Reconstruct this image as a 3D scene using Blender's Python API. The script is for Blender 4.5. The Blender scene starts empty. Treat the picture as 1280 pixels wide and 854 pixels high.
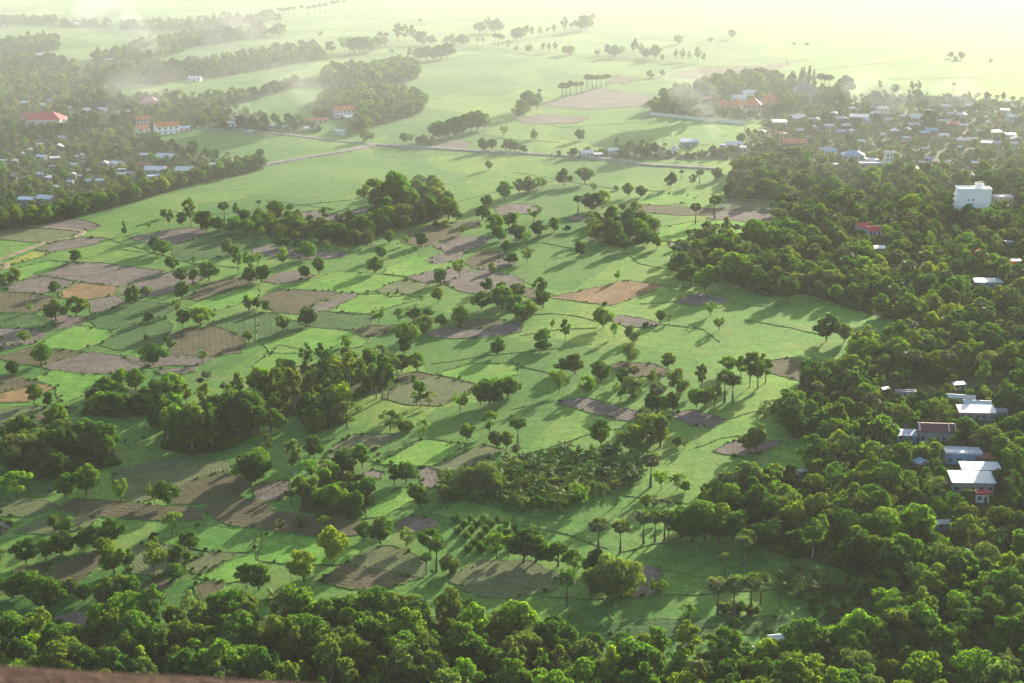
import bpy, math, random
import numpy as np
from mathutils import Vector, Matrix

random.seed(7)
rng = np.random.default_rng(7)
SC = bpy.context.scene
COL = SC.collection
R = math.radians

# ------------------------------------------------------------------ camera
H, F, HORIZON = 190.0, 2000.0, -166.0            # eye height (m), focal length in photo pixels, horizon row
PITCH = math.atan((427 - HORIZON) / F)
cam_d = bpy.data.cameras.new('camera')
cam = bpy.data.objects.new('camera', cam_d); COL.objects.link(cam)
cam.location = (0, 0, H); cam.rotation_euler = (R(90) - PITCH, 0, 0)
cam_d.sensor_width = 36; cam_d.lens = 36 * F / 1280
cam_d.clip_start = 0.2; cam_d.clip_end = 20000
cam_d.dof.use_dof = True; cam_d.dof.focus_distance = 650; cam_d.dof.aperture_fstop = 4.0
SC.camera = cam

# ------------------------------------------------------------------ sky and sun
SUN_AZ, SUN_EL = R(28), R(12.5)                      # azimuth measured from the view direction towards the right
W = bpy.data.worlds.new('World'); SC.world = W; W.use_nodes = True
wn = W.node_tree; wn.nodes.clear()
sky = wn.nodes.new('ShaderNodeTexSky'); sky.sky_type = 'NISHITA'; sky.sun_disc = False
sky.sun_elevation = SUN_EL; sky.sun_rotation = SUN_AZ
sky.air_density = 1.0; sky.dust_density = 2.0; sky.ozone_density = 1.0
bg = wn.nodes.new('ShaderNodeBackground'); bg.inputs['Strength'].default_value = 0.115
wo = wn.nodes.new('ShaderNodeOutputWorld')
wn.links.new(sky.outputs[0], bg.inputs[0]); wn.links.new(bg.outputs[0], wo.inputs[0])
sd = bpy.data.lights.new('sun', 'SUN'); sd.energy = 5.0; sd.angle = R(0.6); sd.color = (1.0, 0.89, 0.7)
sun = bpy.data.objects.new('sun', sd); COL.objects.link(sun)
to_sun = Vector((math.sin(SUN_AZ) * math.cos(SUN_EL), math.cos(SUN_AZ) * math.cos(SUN_EL), math.sin(SUN_EL)))
sun.rotation_euler = (-to_sun).to_track_quat('-Z', 'Y').to_euler(); sun.location = to_sun * 3000

vs = SC.view_settings
vs.view_transform = 'Standard'; vs.look = 'None'; vs.gamma = 1; vs.use_curve_mapping = False
vs.exposure = 1.55
cy = SC.cycles
cy.max_bounces = 5; cy.diffuse_bounces = 3; cy.transmission_bounces = 4; cy.transparent_max_bounces = 4; cy.volume_bounces = 1
cy.use_denoising = True
cy.caustics_reflective = False; cy.caustics_refractive = False

HAZE_DENSITY, HAZE_COLOR, HAZE_G = 0.000042, (0.9, 0.95, 0.98), 0.2
MIST_DENSITY = 0.00052

# ------------------------------------------------------------------ helpers
CP, SP = math.cos(PITCH), math.sin(PITCH)
def ground(px, py, z=0.0):
    """the point of the plain that the photo's pixel looks at, and its depth"""
    u, v = (px - 640) / F, (427 - py) / F
    d = (u, CP + v * SP, -SP + v * CP)
    t = (z - H) / d[2]
    return Vector((d[0] * t, d[1] * t, z)), t
def to_px(p):
    dx, dy, dz = p[0], p[1], p[2] - H
    depth = dy * CP - dz * SP
    return 640 + F * dx / depth, 427 - F * (dy * SP + dz * CP) / depth, depth
def metres(px_len, depth): return px_len * depth / F

def mesh_np(name, verts, faces_flat, size):
    """all faces have `size` corners"""
    me = bpy.data.meshes.new(name)
    v = np.asarray(verts, dtype=np.float32).reshape(-1, 3); f = np.asarray(faces_flat, dtype=np.int32).reshape(-1)
    n = len(f) // size
    me.vertices.add(len(v)); me.vertices.foreach_set('co', v.ravel())
    me.loops.add(len(f)); me.loops.foreach_set('vertex_index', f)
    me.polygons.add(n); me.polygons.foreach_set('loop_start', np.arange(0, len(f), size, dtype=np.int32))
    me.update(calc_edges=True); me.validate()
    return me
def quads(name, q):
    q = np.asarray(q, dtype=np.float32).reshape(-1, 3)
    return mesh_np(name, q, np.arange(len(q)), 4)
def obj(name, me, mat=None, parent=None, loc=None, **props):
    o = bpy.data.objects.new(name, me); COL.objects.link(o)
    if mat is not None and me is not None and not me.materials: me.materials.append(mat)
    if parent: o.parent = parent
    if loc is not None: o.location = loc
    for k, v in props.items(): o[k] = v
    return o
def pymesh(name, verts, faces):
    me = bpy.data.meshes.new(name); me.from_pydata([tuple(v) for v in verts], [], faces); me.update(); return me
class MB:
    """collects boxes and free polygons into one mesh"""
    def __init__(s): s.v, s.f = [], []
    def poly(s, pts): 
        n = len(s.v); s.v += [tuple(p) for p in pts]; s.f.append(tuple(range(n, n + len(pts)))); return s
    def box(s, x0, x1, y0, y1, z0, z1):
        n = len(s.v)
        s.v += [(x0,y0,z0),(x1,y0,z0),(x1,y1,z0),(x0,y1,z0),(x0,y0,z1),(x1,y0,z1),(x1,y1,z1),(x0,y1,z1)]
        s.f += [tuple(n + i for i in q) for q in ((0,3,2,1),(4,5,6,7),(0,1,5,4),(1,2,6,5),(2,3,7,6),(3,0,4,7))]
        return s
    def slab(s, top, t):
        """a sheet of thickness t under the polygon top"""
        n, k = len(s.v), len(top)
        s.v += [tuple(p) for p in top] + [(p[0], p[1], p[2] - t) for p in top]
        s.f.append(tuple(range(n, n + k))); s.f.append(tuple(range(n + 2 * k - 1, n + k - 1, -1)))
        for i in range(k):
            j = (i + 1) % k; s.f.append((n + j, n + i, n + k + i, n + k + j))
        return s
    def tube(s, pts, rad, seg=6):
        n = len(s.v); k = len(pts)
        for i, p in enumerate(pts):
            a = Vector(pts[min(i + 1, k - 1)]) - Vector(pts[max(i - 1, 0)])
            q = a.to_track_quat('Z', 'X')
            for j in range(seg):
                t = 2 * math.pi * j / seg
                c = q @ Vector((math.cos(t) * rad[i], math.sin(t) * rad[i], 0)) + Vector(p)
                s.v.append(tuple(c))
        for i in range(k - 1):
            for j in range(seg):
                a, b = n + i * seg + j, n + i * seg + (j + 1) % seg
                s.f.append((a, b, b + seg, a + seg))
        s.f.append(tuple(range(n + (k - 1) * seg, n + k * seg)))
        return s
    def mesh(s, name): return pymesh(name, s.v, s.f)

# ------------------------------------------------------------------ materials
def new_mat(name):
    m = bpy.data.materials.new(name); m.use_nodes = True
    nt = m.node_tree; nt.nodes.clear()
    out = nt.nodes.new('ShaderNodeOutputMaterial')
    return m, nt, out
def N(nt, kind, **kw):
    n = nt.nodes.new(kind)
    for k, v in kw.items():
        if k.startswith('i_'): n.inputs[k[2:].replace('_', ' ')].default_value = v
        else: setattr(n, k, v)
    return n
def noise(nt, vec, scale, detail=3, rough=0.55):
    n = N(nt, 'ShaderNodeTexNoise'); n.inputs['Scale'].default_value = scale
    n.inputs['Detail'].default_value = detail; n.inputs['Roughness'].default_value = rough
    if vec is not None: nt.links.new(vec, n.inputs['Vector'])
    return n.outputs['Fac']
def ramp(nt, fac, stops):
    n = N(nt, 'ShaderNodeValToRGB'); e = n.color_ramp.elements
    while len(e) < len(stops): e.new(0.5)
    for x, (p, c) in zip(e, stops): x.position = p; x.color = (*c, 1) if len(c) == 3 else c
    nt.links.new(fac, n.inputs[0]); return n.outputs[0]
def mix(nt, a, b, fac, mode='MIX'):
    n = N(nt, 'ShaderNodeMix', data_type='RGBA', blend_type=mode)
    for sock, v in ((0, fac), (6, a), (7, b)):
        if hasattr(v, 'is_output'): nt.links.new(v, n.inputs[sock])
        elif sock == 0: n.inputs[0].default_value = v
        else: n.inputs[sock].default_value = (*v, 1)
    return n.outputs[2]
def bump(nt, height, strength, dist):
    n = N(nt, 'ShaderNodeBump'); n.inputs['Strength'].default_value = strength; n.inputs['Distance'].default_value = dist
    nt.links.new(height, n.inputs['Height']); return n.outputs[0]
def principled(nt, out, color, rough=0.9, normal=None, metallic=0.0, spec=0.2):
    p = N(nt, 'ShaderNodeBsdfPrincipled')
    if hasattr(color, 'is_output'): nt.links.new(color, p.inputs['Base Color'])
    else: p.inputs['Base Color'].default_value = (*color, 1)
    p.inputs['Roughness'].default_value = rough; p.inputs['Metallic'].default_value = metallic
    p.inputs['Specular IOR Level'].default_value = spec
    if normal is not None: nt.links.new(normal, p.inputs['Normal'])
    nt.links.new(p.outputs[0], out.inputs['Surface']); return p

def field_mat(name, c_dark, c_mid, c_light, patch=0.045, fine=0.9, relief=0.35, rows=0.0, row_period=2.2, row_color=None, gap=None, gloss=0.0, plots=0.0, dry=None):
    """bare or planted ground: broad patches, mottling and, where rows > 0, furrows along the field's first edge"""
    m, nt, out = new_mat(name)
    pos = N(nt, 'ShaderNodeNewGeometry').outputs['Position']
    big = noise(nt, pos, patch, 4, 0.6)
    col = ramp(nt, big, [(0.3, c_dark), (0.5, c_mid), (0.72, c_light)])
    small = noise(nt, pos, fine, 4, 0.7)
    mott = ramp(nt, small, [(0.34, (0.6, 0.64, 0.6)), (0.5, (1,) * 3), (0.66, (1.36, 1.3, 1.3))])
    col = mix(nt, col, mott, 1.0, 'MULTIPLY')
    mid = noise(nt, pos, 0.2, 3, 0.6)
    mott2 = ramp(nt, mid, [(0.3, (0.74, 0.8, 0.74)), (0.7, (1.25, 1.18, 1.2))])
    col = mix(nt, col, mott2, 1.0, 'MULTIPLY')
    if dry:
        g0 = ramp(nt, noise(nt, pos, 0.07, 6, 0.7), [(0.5, (0, 0, 0)), (0.68, (0.75,) * 3)])
        col = mix(nt, col, dry, g0)
    if plots:                                      # small plots at different stages of growth
        mp = N(nt, 'ShaderNodeMapping'); mp.inputs['Rotation'].default_value = (0, 0, 0.5); mp.inputs['Scale'].default_value = (1.0, 0.62, 0.0); nt.links.new(pos, mp.inputs[0])
        vo = N(nt, 'ShaderNodeTexVoronoi', voronoi_dimensions='2D', distance='CHEBYCHEV'); vo.inputs['Scale'].default_value = 1 / 46; vo.inputs['Randomness'].default_value = 0.75
        nt.links.new(mp.outputs[0], vo.inputs['Vector'])
        sp = N(nt, 'ShaderNodeSeparateColor'); nt.links.new(vo.outputs['Color'], sp.inputs[0])
        col = mix(nt, col, ramp(nt, sp.outputs[0], [(0.0, (0.62, 0.76, 0.74)), (0.5, (1, 1, 1)), (1.0, (1.5, 1.2, 1.15))]), plots, 'MULTIPLY')
    if gap:
        g = ramp(nt, noise(nt, pos, 0.33, 5, 0.75), [(0.56, (0, 0, 0)), (0.7, (1, 1, 1))])
        col = mix(nt, col, gap, g)
    h = small
    if rows > 0:
        uv = N(nt, 'ShaderNodeUVMap').outputs[0]
        sep = N(nt, 'ShaderNodeSeparateXYZ'); nt.links.new(uv, sep.inputs[0])
        wob = N(nt, 'ShaderNodeMath', operation='MULTIPLY'); nt.links.new(noise(nt, pos, 0.12, 2), wob.inputs[0]); wob.inputs[1].default_value = 1.6
        ad = N(nt, 'ShaderNodeMath', operation='ADD'); nt.links.new(sep.outputs[1], ad.inputs[0]); nt.links.new(wob.outputs[0], ad.inputs[1])
        ml = N(nt, 'ShaderNodeMath', operation='MULTIPLY'); nt.links.new(ad.outputs[0], ml.inputs[0]); ml.inputs[1].default_value = 2 * math.pi / row_period
        sn = N(nt, 'ShaderNodeMath', operation='SINE'); nt.links.new(ml.outputs[0], sn.inputs[0])
        mr = N(nt, 'ShaderNodeMapRange'); nt.links.new(sn.outputs[0], mr.inputs[0]); mr.inputs[1].default_value = -0.6; mr.inputs[2].default_value = 0.8
        f2 = N(nt, 'ShaderNodeMath', operation='MULTIPLY'); nt.links.new(mr.outputs[0], f2.inputs[0]); nt.links.new(small, f2.inputs[1])
        f3 = N(nt, 'ShaderNodeMath', operation='MULTIPLY'); nt.links.new(f2.outputs[0], f3.inputs[0]); f3.inputs[1].default_value = rows * 1.3
        col = mix(nt, col, row_color or c_light, f3.outputs[0])
        hh = N(nt, 'ShaderNodeMath', operation='ADD'); nt.links.new(small, hh.inputs[0]); hk = N(nt, 'ShaderNodeMath', operation='MULTIPLY'); nt.links.new(mr.outputs[0], hk.inputs[0]); hk.inputs[1].default_value = 0.14; nt.links.new(hk.outputs[0], hh.inputs[1]); h = hh.outputs[0]
    nb = bump(nt, h, relief, 0.35)
    p = principled(nt, out, col, 0.95, nb, spec=0.08)
    if gloss:                                      # low sun shining through and along the blades
        gl = N(nt, 'ShaderNodeBsdfGlossy'); gl.inputs['Roughness'].default_value = 0.62
        nt.links.new(mix(nt, col, (3.3, 2.4, 2.6), 1.0, 'MULTIPLY'), gl.inputs['Color']); nt.links.new(nb, gl.inputs['Normal'])
        ms = N(nt, 'ShaderNodeMixShader'); ms.inputs[0].default_value = gloss
        nt.links.new(p.outputs[0], ms.inputs[1]); nt.links.new(gl.outputs[0], ms.inputs[2]); nt.links.new(ms.outputs[0], out.inputs['Surface'])
    return m

def leaf_mat(name, transl=0.5, fixed=None):
    m, nt, out = new_mat(name)
    oi = N(nt, 'ShaderNodeObjectInfo')
    geo = N(nt, 'ShaderNodeNewGeometry')
    n1 = noise(nt, geo.outputs['Position'], 0.55, 2)
    v = ramp(nt, n1, [(0.3, (0.66, 0.7, 0.66)), (0.52, (1, 1, 1)), (0.75, (1.38, 1.36, 1.05))])
    base = oi.outputs['Color']
    if fixed:
        k = ramp(nt, oi.outputs['Random'], [(0.0, (0.8, 0.84, 0.8)), (1.0, (1.25, 1.18, 1.1))]); base = mix(nt, fixed, k, 1.0, 'MULTIPLY')
    col = mix(nt, base, v, 1.0, 'MULTIPLY')
    rr = ramp(nt, geo.outputs['Random Per Island'], [(0.0, (0.7, 0.74, 0.7)), (0.85, (1.12, 1.14, 1.05)), (1.0, (1.5, 1.5, 1.2))])
    col = mix(nt, col, rr, 1.0, 'MULTIPLY')
    p = N(nt, 'ShaderNodeBsdfPrincipled'); p.inputs['Roughness'].default_value = 0.75; p.inputs['Specular IOR Level'].default_value = 0.1
    nt.links.new(col, p.inputs['Base Color'])
    t = N(nt, 'ShaderNodeBsdfTranslucent')
    tc = mix(nt, col, (1.55, 1.75, 0.4), 1.0, 'MULTIPLY'); nt.links.new(tc, t.inputs[0])
    ms = N(nt, 'ShaderNodeMixShader'); ms.inputs[0].default_value = transl
    nt.links.new(p.outputs[0], ms.inputs[1]); nt.links.new(t.outputs[0], ms.inputs[2]); nt.links.new(ms.outputs[0], out.inputs[0])
    return m
def bark_mat(name, a, b):
    m, nt, out = new_mat(name)
    pos = N(nt, 'ShaderNodeNewGeometry').outputs['Position']
    n1 = noise(nt, pos, 3.0, 4)
    principled(nt, out, ramp(nt, n1, [(0.35, a), (0.7, b)]), 0.9, bump(nt, n1, 0.4, 0.05)); return m
def paint_mat(name, c, rough=0.7, dirt=0.25, metallic=0.0, spec=0.3, ribs=0.0):
    m, nt, out = new_mat(name)
    tc = N(nt, 'ShaderNodeTexCoord').outputs['Object']
    n1 = noise(nt, tc, 0.6, 4, 0.65)
    d = tuple(x * (1 - dirt) * k for x, k in zip(c, (1.0, 0.95, 0.88)))
    col = ramp(nt, n1, [(0.35, d), (0.62, c)])
    nrm = None
    if ribs:
        wv = N(nt, 'ShaderNodeTexWave', bands_direction='X'); wv.inputs['Scale'].default_value = ribs; nt.links.new(tc, wv.inputs['Vector'])
        nrm = bump(nt, wv.outputs['Fac'], 0.5, 0.04)
        col = mix(nt, col, tuple(x * 0.8 for x in c), ramp(nt, noise(nt, tc, 0.25, 1), [(0.45, (0, 0, 0)), (0.6, (0.6,) * 3)]))
    principled(nt, out, col, rough, nrm, metallic, spec); return m

M = {}
M['ground'] = field_mat('rice_green', (0.042, 0.128, 0.024), (0.057, 0.155, 0.028), (0.088, 0.18, 0.036), 0.012, 0.7, 0.45, gloss=0.14, plots=1.0, dry=(0.105, 0.15, 0.045))
M['G'] = field_mat('rice_mid', (0.045, 0.14, 0.024), (0.06, 0.17, 0.028), (0.085, 0.19, 0.035), 0.03, 0.9, 0.4, gloss=0.14, dry=(0.1, 0.145, 0.042))
M['L'] = field_mat('rice_bright', (0.06, 0.175, 0.024), (0.078, 0.205, 0.028), (0.11, 0.235, 0.038), 0.04, 0.9, 0.35, gloss=0.14, dry=(0.12, 0.175, 0.045))
M['Y'] = field_mat('rice_yellow', (0.12, 0.165, 0.03), (0.15, 0.19, 0.035), (0.18, 0.21, 0.05), 0.05, 0.9, 0.35, gloss=0.25)
M['D'] = field_mat('crop_dark', (0.035, 0.085, 0.022), (0.045, 0.11, 0.026), (0.065, 0.135, 0.035), 0.05, 0.8, 0.7, rows=0.3, row_period=2.4, row_color=(0.025, 0.055, 0.016))
M['P'] = field_mat('ploughed_soil', (0.1, 0.085, 0.077), (0.13, 0.112, 0.1), (0.165, 0.142, 0.126), 0.05, 0.9, 0.7, rows=0.08, row_period=2.0, row_color=(0.07, 0.056, 0.045), gap=(0.09, 0.1, 0.05))
M['O'] = field_mat('weedy_soil', (0.07, 0.066, 0.034), (0.085, 0.078, 0.042), (0.108, 0.094, 0.055), 0.06, 1.1, 0.7, rows=0.09, row_period=2.3, row_color=(0.052, 0.05, 0.026), gap=(0.06, 0.1, 0.026))
M['T'] = field_mat('straw_stubble', (0.15, 0.098, 0.05), (0.2, 0.13, 0.062), (0.25, 0.17, 0.085), 0.06, 1.0, 0.6, gap=(0.12, 0.085, 0.05))
M['S'] = field_mat('sparse_crop', (0.085, 0.115, 0.045), (0.105, 0.13, 0.055), (0.135, 0.145, 0.072), 0.06, 0.9, 0.6, rows=0.28, row_period=1.3, row_color=(0.065, 0.105, 0.035), gap=(0.13, 0.115, 0.08))
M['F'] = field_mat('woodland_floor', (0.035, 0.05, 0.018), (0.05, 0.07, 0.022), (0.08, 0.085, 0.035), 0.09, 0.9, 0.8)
M['V'] = field_mat('village_yard', (0.06, 0.075, 0.03), (0.085, 0.092, 0.042), (0.13, 0.12, 0.075), 0.09, 0.9, 0.5, gap=(0.07, 0.1, 0.03))
M['sand'] = field_mat('pale_yard', (0.26, 0.225, 0.18), (0.32, 0.28, 0.22), (0.38, 0.33, 0.26), 0.08, 0.8, 0.3)
M['track'] = field_mat('dirt_track', (0.19, 0.155, 0.1), (0.23, 0.19, 0.125), (0.28, 0.23, 0.155), 0.1, 0.9, 0.3)
M['road'] = field_mat('pale_road', (0.16, 0.155, 0.14), (0.2, 0.19, 0.17), (0.24, 0.225, 0.2), 0.1, 0.9, 0.2)
M['bund'] = field_mat('bund_grass', (0.055, 0.105, 0.024), (0.075, 0.14, 0.03), (0.11, 0.16, 0.04), 0.15, 1.5, 0.6, gap=(0.13, 0.11, 0.07))
M['hill'] = field_mat('hillside', (0.05, 0.07, 0.02), (0.07, 0.09, 0.03), (0.13, 0.11, 0.08), 0.05, 0.5, 0.9)
M['rock'] = field_mat('granite', (0.06, 0.038, 0.032), (0.085, 0.055, 0.046), (0.12, 0.085, 0.07), 1.6, 14.0, 0.8)
M['leaf'] = leaf_mat('leaf')
M['palm'] = leaf_mat('palm_leaf', 0.25)
M['bark'] = bark_mat('bark', (0.06, 0.045, 0.032), (0.13, 0.1, 0.075))
M['pale_bark'] = bark_mat('pale_bark', (0.22, 0.19, 0.15), (0.42, 0.38, 0.31))
M['palm_bark'] = bark_mat('palm_bark', (0.08, 0.068, 0.055), (0.16, 0.14, 0.115))
# ------------------------------------------------------------------ plant prototypes (mesh pairs trunk / crown, 10 m tall)
def unit(v): return v / np.maximum(np.linalg.norm(v, axis=-1, keepdims=True), 1e-9)
def leaves_on_lobes(cen, rad, n, leaf, g, tilt=0.75, hang=0.0, aspect=0.62, squash=0.85, lo=0.72, up_bias=0.15):
    """leaf faces over the outside of overlapping lobes"""
    cen, rad = np.asarray(cen, float), np.asarray(rad, float)
    w = rad ** 2; k = g.choice(len(cen), size=int(n * 2.2), p=w / w.sum())
    d = unit(g.normal(size=(len(k), 3)) + np.array([0, 0, up_bias]))
    p = cen[k] + d * rad[k, None] * (g.uniform(lo, 1.06, (len(k), 1)) + (g.random((len(k), 1)) < 0.12) * g.uniform(0, 0.22, (len(k), 1))) * np.array([1, 1, squash])
    dist = np.linalg.norm((p[:, None, :] - cen[None]) / np.array([1, 1, squash]), axis=2) / rad[None]
    dist[np.arange(len(k)), k] = 9
    keep = np.where(dist.min(1) > 0.72)[0][:n]
    p, d = p[keep], d[keep]
    nrm = unit(d + g.normal(size=d.shape) * tilt * 1.5)
    ref = unit(g.normal(size=d.shape) + np.array([0, 0, -hang * 4]))
    t = unit(np.cross(nrm, ref)) if hang == 0 else unit(ref - nrm * (ref * nrm).sum(1, keepdims=True))
    b = np.cross(nrm, t)
    a = leaf * g.uniform(0.6, 1.35, (len(p), 1))
    c = a * aspect * g.uniform(0.8, 1.2, (len(p), 1))
    q = np.stack([p - t * a, p + b * c - t * a * 0.15, p + t * a + nrm * a * 0.12, p - b * c + t * a * 0.1], 1)
    return q
def trunk_mesh(name, pts, rad, limbs, seg=6):
    m = MB(); m.tube(pts, rad, seg)
    for a, b, r in limbs:
        a, b = Vector(a), Vector(b); c = (a + b) / 2 + Vector((0, 0, -0.08 * (b - a).length))
        m.tube([a, c, b], [r, r * 0.75, r * 0.35], 4)
    me = m.mesh(name); return me
def broad_proto(i, kind):
    g = np.random.default_rng(100 + i * 17 + ord(kind))
    if kind == 'r':       # dense domed crown, wider than tall
        nl, R0, zc, rz, lr, n, leaf, tilt, bark = 24, 3.9, 5.0, 3.4, (0.9, 2.0), 4000, 0.36, 0.7, 'bark'
    elif kind == 'l':     # many puffs, woodland tree
        nl, R0, zc, rz, lr, n, leaf, tilt, bark = 40, 3.1, 5.9, 3.3, (0.7, 1.4), 4400, 0.3, 0.7, 'bark'
    elif kind == 'e':     # tall, loose, pale trunk
        nl, R0, zc, rz, lr, n, leaf, tilt, bark = 26, 1.6, 6.6, 3.1, (0.5, 0.95), 1900, 0.26, 0.9, 'pale_bark'
    elif kind == 'y':     # light open crown
        nl, R0, zc, rz, lr, n, leaf, tilt, bark = 22, 3.0, 5.8, 3.2, (0.7, 1.25), 1500, 0.34, 0.9, 'bark'
    elif kind == 'k':     # spire
        nl, R0, zc, rz, lr, n, leaf, tilt, bark = 18, 1.0, 5.6, 3.9, (0.5, 0.9), 1300, 0.3, 0.8, 'bark'
    elif kind == 'w':     # feathery, hanging leaves
        nl, R0, zc, rz, lr, n, leaf, tilt, bark = 24, 3.6, 5.2, 3.9, (1.0, 1.9), 3600, 0.5, 0.6, 'bark'
    elif kind == 'b':     # shrub without a visible stem
        nl, R0, zc, rz, lr, n, leaf, tilt, bark = 12, 4.2, 4.2, 2.6, (2.2, 3.4), 1000, 0.8, 0.7, 'bark'
    cen, rad = [], []
    lean = g.normal(size=2) * 0.7; ex, ey = g.uniform(0.78, 1.22), g.uniform(0.78, 1.22)
    for j in range(nl):
        d = unit(g.normal(size=3)); f = g.uniform(0.45, 1.2) ** 0.5
        if kind == 'k':
            f2 = (j + 0.5) / nl; a = g.uniform(0, 6.28); z = 1.7 + f2 * 7.6; rr = (1 - f2) * 1.7
            cen.append((math.cos(a) * rr * 0.7, math.sin(a) * rr * 0.7, z)); rad.append(0.35 + (1 - f2) * 0.8); continue
        if kind == 'r' and d[2] < -0.5: d[2] *= 0.7
        z = zc + d[2] * rz * f
        shrink = 1.0
        if kind in 'le': shrink = 0.72 + 0.4 * math.sin(math.pi * min(1, max(0, (z - 2) / 7.5)))
        c = (d[0] * R0 * f * shrink * ex * g.uniform(0.75, 1.2) + lean[0] * (z - 4) / 6, d[1] * R0 * f * shrink * ey * g.uniform(0.75, 1.2) + lean[1] * (z - 4) / 6, z)
        cen.append(c); rad.append(g.uniform(*lr))
    cen = np.array(cen); rad = np.array(rad)
    top = (cen[:, 2] + rad * 0.85).max(); s = 10.0 / top
    if kind != 'b': cen[:, 2] *= s
    q = leaves_on_lobes(cen, rad, n, leaf, g, tilt, hang=1.0 if kind == 'w' else 0.0, aspect=0.28 if kind == 'w' else 0.62, lo=0.72 if kind != 'e' else 0.4)
    q[:, :, 2] = np.maximum(q[:, :, 2], 0.05)
    cr = quads('crown', q); cr.materials.append(M['leaf'])
    fork = 1.7 if kind in 'rlb' else 3.0
    r0 = {'r': 0.34, 'l': 0.28, 'e': 0.2, 'y': 0.22, 'k': 0.2, 'w': 0.3, 'b': 0.3}[kind]
    topz = 8.6 if kind in 'ek' else 5.5
    pts = [(0, 0, -0.3), (0.05, 0.02, fork * 0.5), (lean[0] * 0.1, lean[1] * 0.1, fork), (lean[0] * 0.4, lean[1] * 0.4, topz)]
    big = np.argsort(-rad)[:9]
    limbs = [((lean[0] * 0.15, lean[1] * 0.15, fork + 0.25 * (k % 4)), tuple(cen[b]), r0 * 0.5) for k, b in enumerate(big)]
    tr = trunk_mesh('trunk', pts, [r0 * 1.25, r0, r0 * 0.85, r0 * 0.25], limbs); tr.materials.append(M[bark])
    return tr, cr
def sugar_palm_proto(i):
    g = np.random.default_rng(300 + i)
    q = []; tri = []
    zc = 7.85
    def fan(base, d, rl, roll):
        d = unit(d); side = unit(np.cross(d, np.array([0, 0, 1.0]) + g.normal(size=3) * 0.2)); nrm = np.cross(side, d)
        side = side * math.cos(roll) + nrm * math.sin(roll); nrm = np.cross(side, d)
        for a in np.linspace(-1.9, 1.9, 10):
            e = d * math.cos(a) + side * math.sin(a); f = np.cross(nrm, e)
            tip = base + e * rl * g.uniform(0.85, 1.1) - np.array([0, 0, 0.12 * rl]) + nrm * g.normal() * 0.05
            midp = base + e * rl * 0.55
            q.append([base, midp + f * rl * 0.13, tip, midp - f * rl * 0.13])
    for j in range(72):
        d = unit(g.normal(size=3)); 
        if d[2] < -0.75: d[2] = -0.2; d = unit(d)
        rp = g.uniform(1.0, 1.7) * (0.9 if d[2] > 0.6 else 1.0)
        base = np.array([0, 0, zc]) + d * rp
        fan(base, d, g.uniform(0.75, 1.0), g.uniform(-0.8, 0.8))
    cr = quads('crown', np.array(q)); cr.materials.append(M['palm'])
    m = MB(); sx = g.normal() * 0.15
    m.tube([(0, 0, -0.3), (sx * 0.3, 0, 3), (sx, 0.02, 6), (0, 0, zc + 0.3)], [0.3, 0.2, 0.17, 0.2], 7)
    for j in range(26):
        d = unit(g.normal(size=3)); m.tube([(0, 0, zc - 0.1), tuple(np.array([0, 0, zc]) + d * 1.0)], [0.045, 0.02], 3)
    tr = m.mesh('trunk'); tr.materials.append(M['palm_bark'])
    sk = []
    for j in range(22):                                   # skirt of dead leaves under the head
        a = g.uniform(0, 6.28); z0 = zc - g.uniform(0.4, 1.0); rr = g.uniform(0.3, 0.75)
        o = np.array([math.cos(a) * rr, math.sin(a) * rr, z0]); f = np.array([-math.sin(a), math.cos(a), 0]) * 0.22
        sk.append([o * np.array([0.4, 0.4, 1]) + np.array([0, 0, 0.25]), o + f, o + np.array([0, 0, -g.uniform(0.5, 0.9)]), o - f])
    dm = quads('dead_leaves', np.array(sk)); dm.materials.append(M['palm_bark'])
    return tr, cr, dm
def coconut_proto(i, n_frond=20, L=3.3, zc=7.2, bend=0.9, lw_=0.12):
    g = np.random.default_rng(500 + i)
    q = []; bx, by = g.normal(size=2) * bend * 0.6
    top = np.array([bx, by, zc])
    for j in range(n_frond):
        az = 2 * math.pi * j / n_frond * 2.4 + g.uniform(-.3, .3); el = g.uniform(-0.25, 1.25)
        h = np.array([math.cos(az), math.sin(az), 0]); l = L * g.uniform(0.8, 1.1)
        pts = []
        for t in np.linspace(0, 1, 9):
            ang = el - t * (1.25 + 0.3 * (el < 0.3)) 
            pts.append((pts[-1] if pts else top) + (h * math.cos(ang) + np.array([0, 0, math.sin(ang)])) * l / 9)
        side = np.array([-math.sin(az), math.cos(az), 0])
        for k in range(1, 9):
            for half in (0.0, 0.5):
                p = pts[k - 1] * (1 - half) + pts[k] * half
                fw = unit(pts[k] - pts[k - 1]); lw = l * 0.26 * math.sin(math.pi * min(1, 0.18 + k / 9 * 0.85))
                for s in (-1, 1):
                    tip = p + side * s * lw * 0.8 + fw * lw * 0.55 - np.array([0, 0, lw * g.uniform(0.3, 0.75)])
                    q.append([p - fw * 0.05, (p + tip) / 2 + fw * lw_ + np.array([0, 0, .05]), tip, (p + tip) / 2 - fw * lw_])
        for k in range(8): q.append([pts[k] + side * 0.05, pts[k + 1] + side * 0.03, pts[k + 1] - side * 0.03, pts[k] - side * 0.05])
    cr = quads('crown', np.array(q)); cr.materials.append(M['palm'])
    m = MB(); m.tube([(0, 0, -0.3), (bx * 0.2, by * 0.2, zc * 0.4), (bx * 0.6, by * 0.6, zc * 0.75), tuple(top + np.array([0, 0, 0.1]))], [0.24, 0.15, 0.13, 0.16], 6)
    tr = m.mesh('trunk'); tr.materials.append(M['palm_bark'])
    return tr, cr
PROTO = {k: [broad_proto(i, k) for i in range(n)] for k, n in (('r', 7), ('l', 7), ('e', 5), ('y', 3), ('k', 2), ('w', 2), ('b', 3))}
PROTO['p'] = [sugar_palm_proto(i) for i in range(4)]
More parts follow.
